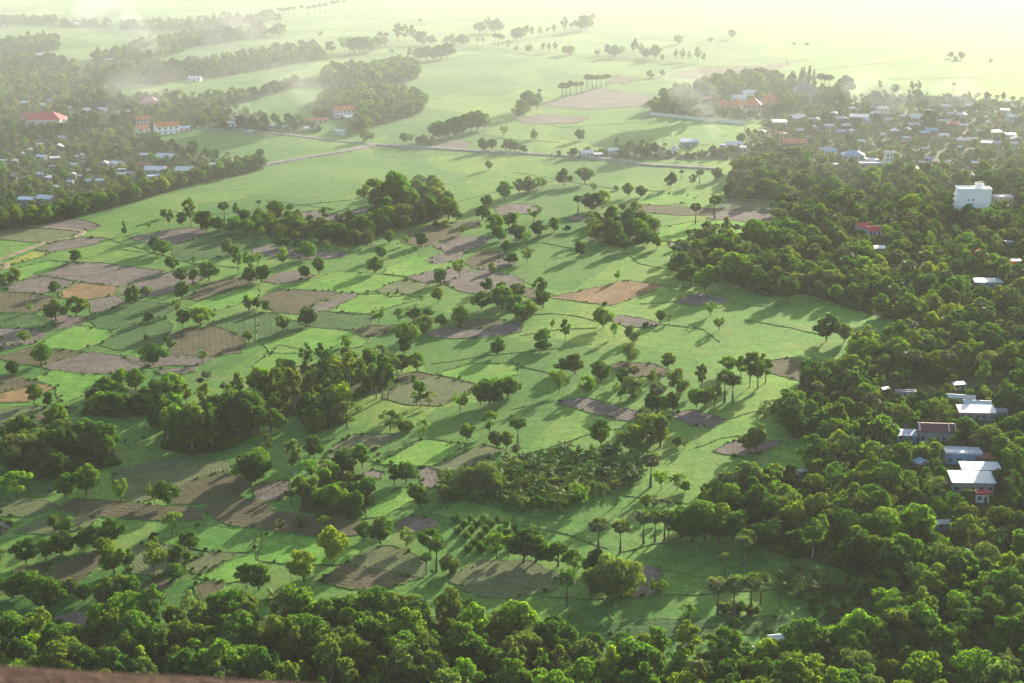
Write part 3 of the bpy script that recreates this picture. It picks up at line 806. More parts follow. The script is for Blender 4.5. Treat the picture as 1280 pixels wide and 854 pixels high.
def house(px, py, wpx, style, label, yaw=None, wall='white_wall', roof='white_roof', ratio=0.65, storeys=1, wall_h=None, pitch=0.3, group=None, wins=2, name='house', extra=None):
    """px, py: where its near base meets the plain; wpx: how wide it shows"""
    p, dep = ground(px, py); w = metres(wpx, dep)
    d = w * ratio; yaw = random.uniform(-0.5, 0.5) if yaw is None else yaw
    w /= (abs(math.cos(yaw)) + ratio * abs(math.sin(yaw))); d = w * ratio
    h = wall_h or 2.9 * storeys + 0.2
    p.y += d * 0.5
    o = obj(name, None, None, None, p); o.rotation_euler[2] = yaw
    hw, hd = w / 2, d / 2
    wm = MB(); rm = MB(); ov = 0.55 if w > 5 else 0.35; t = 0.14
    wm.poly([(-hw, -hd, -.2), (hw, -hd, -.2), (hw, -hd, h), (-hw, -hd, h)]); wm.poly([(hw, hd, -.2), (-hw, hd, -.2), (-hw, hd, h), (hw, hd, h)])
    rise = hd * pitch * 1.4
    if style == 'gable':
        for x, s in ((-hw, -1), (hw, 1)):
            q = [(x, hd, -.2), (x, -hd, -.2), (x, -hd, h), (x, 0, h + rise), (x, hd, h)]; wm.poly(q if s < 0 else q[::-1])
        e = rise * ov / hd
        for s in (-1, 1):
            q = [(-hw - ov, s * (hd + ov), h - e + t), (hw + ov, s * (hd + ov), h - e + t), (hw + ov, 0.0, h + rise + t), (-hw - ov, 0.0, h + rise + t)]
            rm.slab(q if s < 0 else q[::-1], t)
    elif style == 'gable_end':                    # ridge runs away from the viewer
        for y, s in ((-hd, -1), (hd, 1)):
            wm.f.pop(0); q = [(-hw, y, -.2), (hw, y, -.2), (hw, y, h), (0, y, h + hw * pitch * 1.4), (-hw, y, h)]; wm.poly(q if s < 0 else q[::-1])
        for x in (-hw, hw): wm.poly([(x, hd, -.2), (x, -hd, -.2), (x, -hd, h), (x, hd, h)][::1 if x < 0 else -1])
        r2 = hw * pitch * 1.4; e = r2 * ov / hw
        for s in (-1, 1):
            q = [(s * (hw + ov), hd + ov, h - e + t), (s * (hw + ov), -hd - ov, h - e + t), (0, -hd - ov, h + r2 + t), (0, hd + ov, h + r2 + t)]
            rm.slab(q if s < 0 else q[::-1], t)
    else:
        for x in (-hw, hw): wm.poly([(x, hd, -.2), (x, -hd, -.2), (x, -hd, h), (x, hd, h)][::1 if x < 0 else -1])
        if style == 'hip':
            rz = h + hd * pitch * 1.7; rl = max(hw - hd, 0.2); A, B = (-rl, 0, rz), (rl, 0, rz)
            c = [(-hw - ov, -hd - ov, h), (hw + ov, -hd - ov, h), (hw + ov, hd + ov, h), (-hw - ov, hd + ov, h)]
            rm.poly([c[0], c[1], B, A]); rm.poly([c[1], c[2], B]); rm.poly([c[2], c[3], A, B]); rm.poly([c[3], c[0], A])
            rm.poly([(q[0], q[1], h - 0.12) for q in c[::-1]])
            for i in range(4): a, b = c[i], c[(i + 1) % 4]; rm.poly([(a[0], a[1], h - .12), (b[0], b[1], h - .12), b, a])
        elif style == 'shed':
            z0, z1 = h + 0.05, h + d * 0.16
            rm.slab([(-hw - ov, -hd - ov, z0 + t), (hw + ov, -hd - ov, z0 + t), (hw + ov, hd + ov, z1 + t), (-hw - ov, hd + ov, z1 + t)], t)
            wm.poly([(-hw, hd, h), (-hw, -hd, h), (-hw, hd, h + d * 0.15)]); wm.poly([(hw, -hd, h), (hw, hd, h), (hw, hd, h + d * 0.15)]); wm.poly([(hw, hd, h), (-hw, hd, h), (-hw, hd, h + d * .15), (hw, hd, h + d * .15)])
        elif style == 'flat':
            rm.box(-hw - .15, hw + .15, -hd - .15, hd + .15, h, h + 0.25)
            for b in ((-hw - .15, hw + .15, -hd - .15, -hd), (-hw - .15, hw + .15, hd, hd + .15)): rm.box(*b, h + .25, h + .75)
            for b in ((-hw - .15, -hw, -hd, hd), (hw, hw + .15, -hd, hd)): rm.box(*b, h + .25, h + .75)
    obj('wall', wm.mesh('wall'), M[wall], o); rf = obj('roof', rm.mesh('roof'), M[roof], o)
    if style in ('gable', 'gable_end') and w > 6:
        k = MB()
        if style == 'gable': k.box(-hw - ov, hw + ov, -0.18, 0.18, h + rise + t - .03, h + rise + t + .07)
        else: k.box(-0.18, 0.18, -hd - ov, hd + ov, h + r2 + t - .03, h + r2 + t + .07)
        obj('ridge_cap', k.mesh('ridge_cap'), M[roof], rf)
    for s in range(storeys):
        z = 2.9 * s + 0.95
        if h - z < 1.0: continue
        for k in range(wins):
            c = -hw + w * (k + 0.5) / wins
            if s == 0 and k == wins // 2 and wins > 1: opening(o, 'door', 0, c, 0.0, min(1.0, w / wins * .6), 2.1, hw, hd)
            else: opening(o, 'window', 0, c, z, min(1.3, w / wins * .5), min(1.3, h - z - .3), hw, hd)
        sd_ = 3 if px < 640 else 2
        opening(o, 'window', sd_, 0.0, z, min(1.2, d * .3), min(1.3, h - z - .3), hw, hd)
    o['label'] = label; o['category'] = 'house' if name == 'house' else name.replace('_', ' ').split()[-1]
    if group: o['group'] = group
    top = to_px((p.x, p.y, h + rise)); HOUSES.append((px, py, wpx, min(top[1], py - 4), p.x, p.y, max(w, d), 'peeping' in label, group is not None))
    if extra: extra(o, hw, hd, h)
    return o
# small houses of the two villages: px, py, width, style letter, roof letter
ST = {'g': 'gable', 'e': 'gable_end', 'h': 'hip', 's': 'shed', 'f': 'flat'}
RF = {'w': 'white_roof', 'b': 'blue_roof', 'y': 'grey_roof', 'o': 'orange_roof', 'r': 'red_roof', 't': 'rust_roof'}
RN = {'w': 'white metal', 'b': 'pale blue metal', 'y': 'grey metal', 'o': 'orange tiled', 'r': 'red', 't': 'rusty brown'}
SN = {'g': 'gabled', 'e': 'end-on gabled', 'h': 'hipped', 's': 'lean-to', 'f': 'flat'}
def village(s, where, walls):
    for i, it in enumerate(s.split()):
        x, y, w, code = it.split(','); x, y, w = float(x), float(y), float(w)
        wl = walls[i % len(walls)]
        lab = f'{"small " if metres(w, ground(x, y)[1]) < 6 else ""}{wl.split("_")[0]} house with {SN[code[0]]} {RN[code[1]]} roof {where}'
        house(x, y + 2.0, w, ST[code[0]], lab, None, wl, RF[code[1]], random.uniform(0.55, 0.85), 1, random.uniform(2.7, 3.5), 0.3, group=f'houses {where}', wins=2 if w < 14 else 3)
village('49,184,8,gw 73,187,12,ew 3,195,9,gw 5,204,10,sw 18,205,7,sy 28,196,6,ew 52,199,12,gw 68,201,13,sw 96,199,5,gw 103,197,4,gw 106,206,7,gy 92,210,10,gw 50,221,8,gw 100,224,7,sw 110,230,8,gw 124,230,12,gw 42,234,6,gw 70,237,6,sw', 'in the palm-shaded hamlet', ('grey_wall', 'brown_wall', 'cream_wall'))
village('130,208,10,ew 146,208,17,gw 152,216,9,sw 151,221,12,gw 206,200,24,gw 179,211,20,gt 193,217,26,gw 190,225,19,fw 231,217,25,gw 163,220,11,gy 265,210,9,sy', 'behind the tree belt', ('grey_wall', 'white_wall', 'brown_wall'))
village('31,254,20,sb 56,253,24,gw', 'above the ploughed plots', ('grey_wall',))
village('50,70,13,gw 74,76,5,sw 136,77,12,gw 168,80,10,gy 231,86,8,gw 243,100,16,gw 180,70,8,gw 97,31,10,gw 4,33,6,gw', 'in the misty far woods', ('grey_wall', 'white_wall'))
village('288,157,13,gw 341,160,8,sw 328,158,6,gw 355,161,6,gw 383,163,5,sw 312,168,9,sy 425,167,14,gw 437,150,14,sw', 'along the lane below the misty grove', ('white_wall', 'grey_wall'))
village('30,131,10,gw 52,134,9,sw 86,137,8,gw 108,140,10,sy 128,139,9,gw 148,143,7,gw 160,142,9,sw 38,122,6,gt', 'round the pale sandy yard', ('grey_wall', 'white_wall'))
village('733,195,19,gw 748,196,10,sw 765,191,15,gw 903,186,8,sb 918,185,20,gw 953,167,9,ew 929,188,8,sw', 'beside the road with the white shrine', ('white_wall', 'grey_wall'))
village('975,156,18,sw 998,150,22,gw 1018,152,17,hy 1020,163,12,ew 1052,151,18,hy 1075,150,25,sw 1066,167,10,ew 1090,136,7,gw 1110,153,13,gy 1129,148,8,gw 1146,150,15,gw 1142,159,14,gy 1134,165,10,ew 1155,169,13,gb 1103,170,8,gw 1045,209,8,sw 1083,153,8,gw', 'in the smoky village', ('grey_wall', 'brown_wall', 'cream_wall', 'grey_wall'))
village('1165,166,15,gb 1178,154,12,gw 1192,158,12,hr 1180,173,12,gw 1203,178,14,gw 1216,178,13,fw 1234,183,15,sw 1211,134,10,gw 1195,124,10,gw 1245,168,15,sy 1271,177,12,ew 1268,184,9,fw 1232,149,6,gw 1251,153,9,ht 1262,146,9,gb 1249,161,9,hr 1236,155,6,ey 1200,187,7,gw 1276,160,8,gt 1224,166,10,gy 1188,145,9,gw', 'along the straight village lane', ('grey_wall', 'cream_wall', 'brown_wall', 'teal_wall'))
village('1162,201,11,gb 1185,206,8,fw 1219,207,12,gw 1214,224,11,hy 1153,207,8,gw 1145,214,8,ew 1090,204,16,sw 1035,192,27,gb', 'between the village and the white block', ('grey_wall', 'white_wall'))
village('853,824,15,gw 807,822,9,gw 900,828,20,gy 934,826,17,gw 780,846,12,gw', 'peeping out of the leafy wood', ('white_wall', 'grey_wall'))

def more_houses(poly, n, where, walls, seed):
    rr = random.Random(seed); P = PX(poly); xs = [p[0] for p in P]; ys = [p[1] for p in P]; out = []
    for _ in range(4000):
        x, y = rr.uniform(min(xs), max(xs)), rr.uniform(min(ys), max(ys)); w = rr.uniform(7, 14)
        ok = False
        for (x0, y0), (x1, y1) in zip(P, P[1:] + P[:1]):
            if (y0 > y) != (y1 > y) and x < (x1 - x0) * (y - y0) / (y1 - y0) + x0: ok = not ok
        if not ok or any(abs(x - h[0]) < (w + h[2]) * .55 and abs(y - h[1]) < 6.5 for h in HOUSES): continue
        house(x, y, w, 'gable', '', None) if False else village(f'{x:.1f},{y:.1f},{w:.1f},{rr.choice("ggggesh")}{rr.choice("wwwwwbyt")}', where, (rr.choice(walls),))
        n -= 1
        if n == 0: break
more_houses('965,158 1062,138 1180,128 1275,130 1275,196 1180,196 1130,186 1040,178 975,172', 24, 'in the wide hazy village', ('grey_wall', 'brown_wall', 'cream_wall', 'teal_wall'), 4)
more_houses('2,180 60,172 130,176 185,182 225,205 180,228 120,238 60,246 2,250', 9, 'under the hamlet palms', ('grey_wall', 'brown_wall', 'cream_wall'), 9)
more_houses('2,122 60,118 140,126 170,140 60,140 2,138', 5, 'in the trees behind the sandy yard', ('grey_wall', 'cream_wall'), 10)

# ---- buildings one can tell apart
def storey_windows(o, hw, hd, h, rows, cols, side, w=1.1, hh=1.2, z0=1.1, step=3.0):
    L = hw if side < 2 else hd
    for r in range(rows):
        for c in range(cols): opening(o, 'window', side, -L + 2 * L * (c + 0.5) / cols, z0 + r * step, w, hh, hw, hd)
# white block
def white_block():
    p, dep = ground(1217, 272); w, d, h = 18.5, 9.0, 15.5
    o = obj('apartment_block', None, None, None, p + Vector((0, d * .5, 0))); o.rotation_euler[2] = R(-4)
    hw, hd = w / 2, d / 2
    m = MB(); m.box(-hw, hw, -hd, hd, -.2, h); obj('wall', m.mesh('wall'), M['bright_wall'], o)
    m = MB(); m.box(-hw - .2, hw + .2, -hd - .2, hd + .2, h, h + .3)
    for b in ((-hw - .2, hw + .2, -hd - .2, -hd), (-hw - .2, hw + .2, hd, hd + .2)): m.box(*b, h + .3, h + 1.0)
    for b in ((-hw - .2, -hw, -hd, hd), (hw, hw + .2, -hd, hd)): m.box(*b, h + .3, h + 1.0)
    rf = obj('roof', m.mesh('roof'), M['bright_wall'], o)
    m = MB(); m.box(1.2, 5.2, -2, 2.5, h + .3, h + 3.0); m.box(1.0, 5.4, -2.2, 2.7, h + 3.0, h + 3.2); obj('stair_tower', m.mesh('stair_tower'), M['bright_wall'], rf)
    for k in range(3):
        m = MB(); m.tube([(1.9 + k * 1.3, 0, h + 3.15), (1.9 + k * 1.3, 0, h + 4.3)], [0.5, 0.5], 8); obj('water_tank', m.mesh('water_tank'), M['steel'], rf)
    for z in (4.2, 7.0, 9.6):
        for x in (-3.4, -0.9): opening(o, 'window', 0, x, z, 0.7, 0.9, hw, hd)
    for s in range(4):
        m = MB(); m.box(-hw - 1.0, -hw, -hd + .5, hd - .5, 2.9 + s * 2.9, 3.05 + s * 2.9); m.box(-hw - 1.0, -hw - .92, -hd + .5, hd - .5, 3.05 + s * 2.9, 3.9 + s * 2.9); obj('balcony', m.mesh('balcony'), M['bright_wall'], o)
    opening(o, 'door', 0, 3.0, 0, 1.4, 2.3, hw, hd)
    o['label'] = 'tall plain white block with stair tower and rooftop tanks above the trees'; o['category'] = 'building'
    HOUSES.append((1217, 268, 54, 232, p.x, p.y + 4.5, 18, False, False))
white_block()
house(1254, 254, 24, 'flat', 'low cream wing beside the tall white block', 0.0, 'cream_wall', 'white_roof', 0.5, 1, 3.4, wins=4)
def school(px, py, wpx, yaw, roof, wall, storeys, label, nwin, ratio=0.4, pitch=0.42, name='school_building'):
    o = house(px, py, wpx, 'gable', label, yaw, wall, roof, ratio, storeys, None, pitch, wins=nwin, name=name); return o
school(207, 168, 32, R(28), 'orange_roof', 'bright_wall', 2, 'two-storey white building with bright orange gabled roof by the rice field', 4, 0.5)
house(230, 164, 14, 'shed', 'low pale blue-roofed annex beside the two-storey orange-roofed building', R(10), 'grey_wall', 'blue_roof', 0.5, 1, 2.6)
school(178, 158, 19, R(20), 'orange_roof', 'peach_wall', 2, 'peach building with orange roof and a row of windows, behind an end-on house', 4, 0.45)
house(177, 166, 18, 'gable', 'low orange-roofed house with white gable end beside two orange-roofed schools', R(35), 'white_wall', 'orange_roof', 0.7, 1, 3.0, 0.45)
house(55, 158, 46, 'hip', 'long white building with a broad red hipped roof by the sandy yard', R(-4), 'white_wall', 'red_roof', 0.6, 1, 5.0, 0.38, wins=6, name='public_hall')
house(36, 152, 20, 'gable', 'small red-roofed wing beside the red hipped hall', R(-25), 'white_wall', 'red_roof', 0.7, 1, 3.6, 0.5)
house(186, 134, 24, 'hip', 'hall with a pink roof in the hazy trees behind the orange roofs', R(-12), 'peach_wall', 'pink_roof', 0.6, 1, 4.4, 0.5, wins=3)
school(429, 147, 28, R(22), 'orange_roof', 'bright_wall', 2, 'white gabled house with orange roof in front of the misty grove', 5, 0.55)
house(396, 154, 28, 'gable', 'long low orange-roofed shed beside the misty grove', R(14), 'cream_wall', 'orange_roof', 0.25, 1, 2.4, 0.4, wins=4)
# temple compound
house(905, 137, 17, 'hip', 'orange hip-roofed pavilion at the edge of the temple compound', 0.1, 'peach_wall', 'orange_roof', 0.8, 1, 3.0, 0.7)
house(921, 138, 17, 'hip', 'orange pyramid-roofed pavilion with white wall in the temple compound', 0.2, 'white_wall', 'orange_roof', 0.9, 1, 4.0, 0.75)
house(924, 129, 20, 'gable', 'white-roofed hall between the temple pavilions', 0.3, 'white_wall', 'white_roof', 0.6, 1, 4.0, 0.5)
house(936, 124, 18, 'gable', 'upper white-roofed hall behind the temple pavilions', 0.3, 'white_wall', 'white_roof', 0.6, 1, 5.0, 0.5)
house(941, 141, 24, 'hip', 'two-storey peach temple hall with orange roof', -0.15, 'peach_wall', 'orange_roof', 0.7, 2, 6.2, 0.6, wins=4, name='temple_hall')
house(884, 127, 11, 'gable', 'lone small orange-roofed house in the temple wood', 0.2, 'white_wall', 'orange_roof', 0.7, 1, 2.8, 0.5)
def tiered(px, py, wpx, roof, wall, label, tiers, steep, yaw, name='temple'):
    p, dep = ground(px, py); w = metres(wpx, dep); d = w * .7; p.y += d / 2
    o = obj(name, None, None, None, p); o.rotation_euler[2] = yaw
    m = MB(); m.box(-w * .42, w * .42, -d * .42, d * .42, -.2, 5.0); obj('wall', m.mesh('wall'), M[wall], o)
    for k in range(6):
        m = MB(); x = -w * .45 + w * .9 * k / 5; m.tube([(x, -d * .47, -.2), (x, -d * .47, 5.0)], [.3, .25], 8); obj('column', m.mesh('column'), M['cream_wall'], o)
    z = 4.6
    for k in range(tiers):
        f = 1 - k * 0.24; hw, hd = w * .5 * f, d * .5 * f; rise = hd * steep * (1.25 if k == tiers - 1 else .7)
        r = MB(); c = [(-hw, -hd, z), (hw, -hd, z), (hw, hd, z), (-hw, hd, z)]; a, b = (-hw * .62, 0, z + rise), (hw * .62, 0, z + rise)
        r.poly([c[0], c[1], b, a]); r.poly([c[1], c[2], b]); r.poly([c[2], c[3], a, b]); r.poly([c[3], c[0], a]); r.poly(c[::-1])
        rf = obj('roof', r.mesh('roof'), M[roof], o)
        for s in (-1, 1):
            q = MB(); q.tube([(s * hw * .62, 0, z + rise - .1), (s * hw * .75, 0, z + rise + .5), (s * hw * .72, 0, z + rise + 1.3)], [.18, .14, .04], 5); obj('finial', q.mesh('finial'), M['cream_wall'], rf)
        z += rise * .55
    q = MB(); q.tube([(0, 0, z), (0, 0, z + 2.5), (0, 0, z + 5)], [.7, .35, .05], 8); obj('spire', q.mesh('spire'), M['cream_wall'], o)
    for k in range(3): opening(o, 'door' if k == 1 else 'window', 0, (k - 1) * w * .2, 0 if k == 1 else 1.2, 1.4, 2.4 if k == 1 else 1.6, w * .42, d * .42)
    o['label'] = label; o['category'] = 'temple'; HOUSES.append((px, py, wpx, py - 20, p.x, p.y, w, False, False))
tiered(962, 136, 24, 'orange_roof', 'peach_wall', 'temple hall with steep tiered orange roofs among trees', 3, 0.85, 0.35)
tiered(1007, 124, 34, 'temple_roof', 'cream_wall', 'grey-brown temple with tall stepped roofs under spire trees', 4, 0.95, 0.1)
def shrine():
    p, dep = ground(843, 193); o = obj('shrine', None, None, None, p)
    m = MB(); m.box(-2.4, 2.4, -2.2, 2.2, -.2, 4.0); obj('wall', m.mesh('wall'), M['white_wall'], o)
    m = MB(); m.poly([(-2.7, -2.5, 4), (2.7, -2.5, 4), (0, -2.5, 7.2)]); m.poly([(2.7, 2.5, 4), (-2.7, 2.5, 4), (0, 2.5, 7.2)]); m.poly([(2.7, -2.5, 4), (2.7, 2.5, 4), (0, 2.5, 7.2), (0, -2.5, 7.2)]); m.poly([(-2.7, 2.5, 4), (-2.7, -2.5, 4), (0, -2.5, 7.2), (0, 2.5, 7.2)])
    m.poly([(-2.7, -2.5, 4), (-2.7, 2.5, 4), (2.7, 2.5, 4), (2.7, -2.5, 4)]); rf = obj('roof', m.mesh('roof'), M['white_wall'], o)
    m = MB(); m.tube([(0, 0, 6.6), (0, 0, 8.2), (0, 0, 9.6)], [.6, .3, .05], 8); obj('spire', m.mesh('spire'), M['white_wall'], rf)
    opening(o, 'door', 0, 0, 0, 1.3, 2.6, 2.4, 2.2); opening(o, 'window', 2, 0, 1.4, .9, 1.3, 2.4, 2.2)
    o['label'] = 'white pointed shrine with steep gable and spire by the road'; o['category'] = 'shrine'; HOUSES.append((843, 193, 12, 176, p.x, p.y, 5, False, False))
shrine()
house(862, 183, 22, 'shed', 'house with a wide blue roof beside the white shrine', 0.05, 'grey_wall', 'blue_roof', 0.6, 1, 3.0)
house(993, 184, 31, 'gable', 'long house with an orange-red tiled roof between leafy trees', R(6), 'brown_wall', 'orange_roof', 0.35, 1, 3.0, 0.45)
house(1067, 201, 28, 'hip', 'large blue-roofed hall beside the white tower house', -0.1, 'grey_wall', 'blue_roof', 0.6, 1, 3.6, 0.35, wins=4)
house(1111, 208, 11, 'flat', 'narrow three-storey white tower house', 0.15, 'white_wall', 'white_roof', 0.8, 3, 9.0)
house(1086, 211, 34, 'flat', 'long low building with a pale peach roof by the blue hall', 0.0, 'peach_wall', 'white_roof', 0.4, 1, 3.2, wins=5)
house(1104, 145, 13, 'flat', 'white box-shaped two-storey house in the smoky village', 0.1, 'white_wall', 'white_roof', 0.8, 2, 6.0)
house(1266, 156, 13, 'flat', 'pale teal two-storey house at the end of the village lane', 0.1, 'teal_wall', 'grey_roof', 0.8, 2, 6.0)
# houses in the wood beside the white block
house(1078, 293, 16, 'gable', 'short house with bright red roof beside a longer red-roofed one', R(14), 'white_wall', 'red_roof', 0.8, 1, 4.2, 0.55)
house(1092, 295, 20, 'gable', 'long low house with bright red roof among trees', R(14), 'white_wall', 'red_roof', 0.6, 1, 3.0, 0.5, wins=3)
house(1098, 317, 19, 'shed', 'small white flat-roofed house among the trees below the red roofs', 0.1, 'grey_wall', 'white_roof', 0.5, 1, 2.6)
house(1236, 361, 33, 'shed', 'white metal-roofed house with blue-grey wall in a clearing of the wood', -0.05, 'blue_wall', 'white_roof', 0.4, 1, 3.0, wins=4)
house(1262, 309, 10, 'shed', 'tiny white-roofed shed near the flame tree', 0.1, 'grey_wall', 'white_roof', 0.6, 1, 2.5)
house(1270, 333, 13, 'shed', 'blue-roofed shed behind the orange blossoming tree', 0.1, 'grey_wall', 'blue_roof', 0.5, 1, 2.6)
# farm compounds at the wood's edge
house(1199, 488, 16, 'shed', 'small white-roofed hut in the green clearing', 0.2, 'grey_wall', 'white_roof', 0.5, 1, 2.2)
house(1201, 504, 34, 'gable', 'long narrow shed with pale blue-grey roof below the green clearing', R(-12), 'grey_wall', 'white_roof', 0.25, 1, 2.2, 0.3, wins=4)
house(1132, 498, 24, 'flat', 'low pale concrete hut half hidden in shrubs', 0.0, 'cream_wall', 'grey_roof', 0.3, 1, 2.0, wins=3)
house(1107, 494, 10, 'shed', 'dark grey hut in the shrubs', 0.2, 'brown_wall', 'grey_roof', 0.7, 1, 2.2)
house(1222, 517, 32, 'gable', 'white-roofed farmhouse, rear hall with sunlit ridge', R(-8), 'white_wall', 'white_roof', 0.4, 1, 3.4, 0.35, wins=3)
house(1222, 526, 44, 'shed', 'white-roofed farmhouse, wide front hall', R(-4), 'grey_wall', 'white_roof', 0.45, 1, 3.0, wins=5)
house(1252, 524, 14, 'flat', 'open concrete lean-to at the end of the white farmhouse', 0.0, 'grey_wall', 'grey_roof', 0.6, 1, 2.6)
o_ = house(1172, 554, 46, 'gable', 'long house with dark purple roof, white gable ends and grey front', R(-5), 'grey_wall', 'purple_roof', 0.42, 1, 4.4, 0.5, wins=5)
for x in (-0.5, 0.32, 0.5):
    w_ = metres(44, ground(1172, 554)[1]); hd_ = w_ * .42 / 2; m = MB()
    for s in (-1, 1): m.slab([(x * w_ - .2, s * hd_ * 1.1, 4.55), (x * w_ + .2, s * hd_ * 1.1, 4.55), (x * w_ + .2, 0, 4.75 + hd_ * .7), (x * w_ - .2, 0, 4.75 + hd_ * .7)][::1 if s < 0 else -1], .25)
    obj('parapet', m.mesh('parapet'), M['white_wall'], o_)
house(1133, 553, 27, 'shed', 'low blue-roofed lean-to beside the purple-roofed house', R(-6), 'blue_wall', 'blue_roof', 0.6, 1, 2.4)
house(1205, 581, 46, 'flat', 'house with flat white roof and pale blue edge in the trees', R(-5), 'blue_wall', 'white_roof', 0.45, 1, 3.6, wins=4)
house(1233, 583, 22, 'shed', 'brown open lean-to beside the flat white roof', R(-5), 'brown_wall', 'rust_roof', 0.6, 1, 2.8)
house(1226, 604, 46, 'shed', 'upper white roof of the largest farm building', R(-3), 'blue_wall', 'white_roof', 0.4, 1, 4.6, wins=4)
house(1217, 617, 52, 'shed', 'largest farm building, broad white roof over a grey-blue front', R(-3), 'grey_wall', 'white_roof', 0.55, 1, 3.6, wins=5)
house(1228, 629, 16, 'flat', 'white porch house with a red awning before the largest farm building', R(-3), 'white_wall', 'red_roof', 0.5, 1, 2.8)
house(1153, 588, 18, 'gable_end', 'little hut with tilted pale blue roof among bushes', R(20), 'grey_wall', 'blue_roof', 0.8, 1, 2.4, 0.4)
house(1004, 597, 12, 'shed', 'small grey-roofed shelter at the edge of the green clearing', 0.4, 'grey_wall', 'grey_roof', 0.6, 1, 2.0)
house(1180, 664, 22, 'gable', 'small house with blue wall under a leaning palm', 0.1, 'blue_wall', 'grey_roof', 0.5, 1, 2.6)
house(972, 812, 22, 'gable', 'white-roofed house peeping over trees beside the terraced beds', R(12), 'white_wall', 'white_roof', 0.55, 1, 3.0)
house(527, 268, 9, 'shed', 'tiny blue-grey hut hidden in the tall grove', 0.3, 'grey_wall', 'blue_roof', 0.7, 1, 2.2)
# white garden wall of the temple compound, with piers
def long_wall():
    a, b = ground(812, 144)[0], ground(932, 156)[0]; L = (b - a).length; d = (b - a).normalized()
    o = obj('compound_wall', None, None, None, a); o.rotation_euler[2] = math.atan2(d.y, d.x)
    n = 34
    pn, pr = MB(), MB(); pn.box(0.2, L / n - .2, -.1, .1, -.2, 2.3); pr.box(-.2, .2, -.2, .2, -.2, 2.8)
    pm, rm = pn.mesh('panel'), pr.mesh('pier')
    for k in range(n):
        q = obj('panel', pm, M['white_wall'], o, (k * L / n, 0, 0)); q = obj('pier', rm, M['cream_wall'], o, (k * L / n, 0, 0))
    o['label'] = 'long pale compound wall with piers along the dark green field'; o['category'] = 'wall'
long_wall()
def tower():
    p, _ = ground(931, 173); o = obj('radio_mast', None, None, None, p); h = 21
    for k in range(3):
        a = k * 2.094; m = MB(); m.tube([(math.cos(a) * .9, math.sin(a) * .9, -.3), (math.cos(a) * .45, math.sin(a) * .45, h)], [.14, .1], 5); obj('leg', m.mesh('leg'), M['steel'], o)
    for k in range(12):
        z = k * h / 12; m = MB(); f = .9 - .45 * z / h
        pt = [(math.cos(a) * f, math.sin(a) * f, z) for a in (0, 2.094, 4.189)]
        for i in range(3): m.tube([pt[i], (pt[(i + 1) % 3][0], pt[(i + 1) % 3][1], z + h / 12)], [.06, .06], 4)
        obj('brace', m.mesh('brace'), M['steel'], o)
    for k in range(3):
        a = k * 2.094 + .5; m = MB(); m.box(math.cos(a) * .9 - .2, math.cos(a) * .9 + .2, math.sin(a) * .9 - .2, math.sin(a) * .9 + .2, h - 2.6, h); obj('antenna', m.mesh('antenna'), M['white_wall'], o)
    o['label'] = 'slim grey lattice mast rising beside the smoky field'; o['category'] = 'mast'
tower()
def pole(px, py, h, where):
    p, _ = ground(px, py); o = obj('utility_pole', None, None, None, p)
    m = MB(); m.tube([(0, 0, -.3), (0, 0, h)], [.16, .1], 6); obj('post', m.mesh('post'), M['grey_wall'], o)
    m = MB(); m.box(-.9, .9, -.06, .06, h - .8, h - .65); obj('crossarm', m.mesh('crossarm'), M['grey_wall'], o)
    o['label'] = f'concrete utility pole {where}'; o['category'] = 'pole'; o['group'] = 'utility poles along the road'
for x, y in ((668, 195), (672, 194), (913, 205), (1005, 203), (700, 196.5), (620, 192), (560, 188)): pole(x, y, 8.0, 'beside the embanked road')
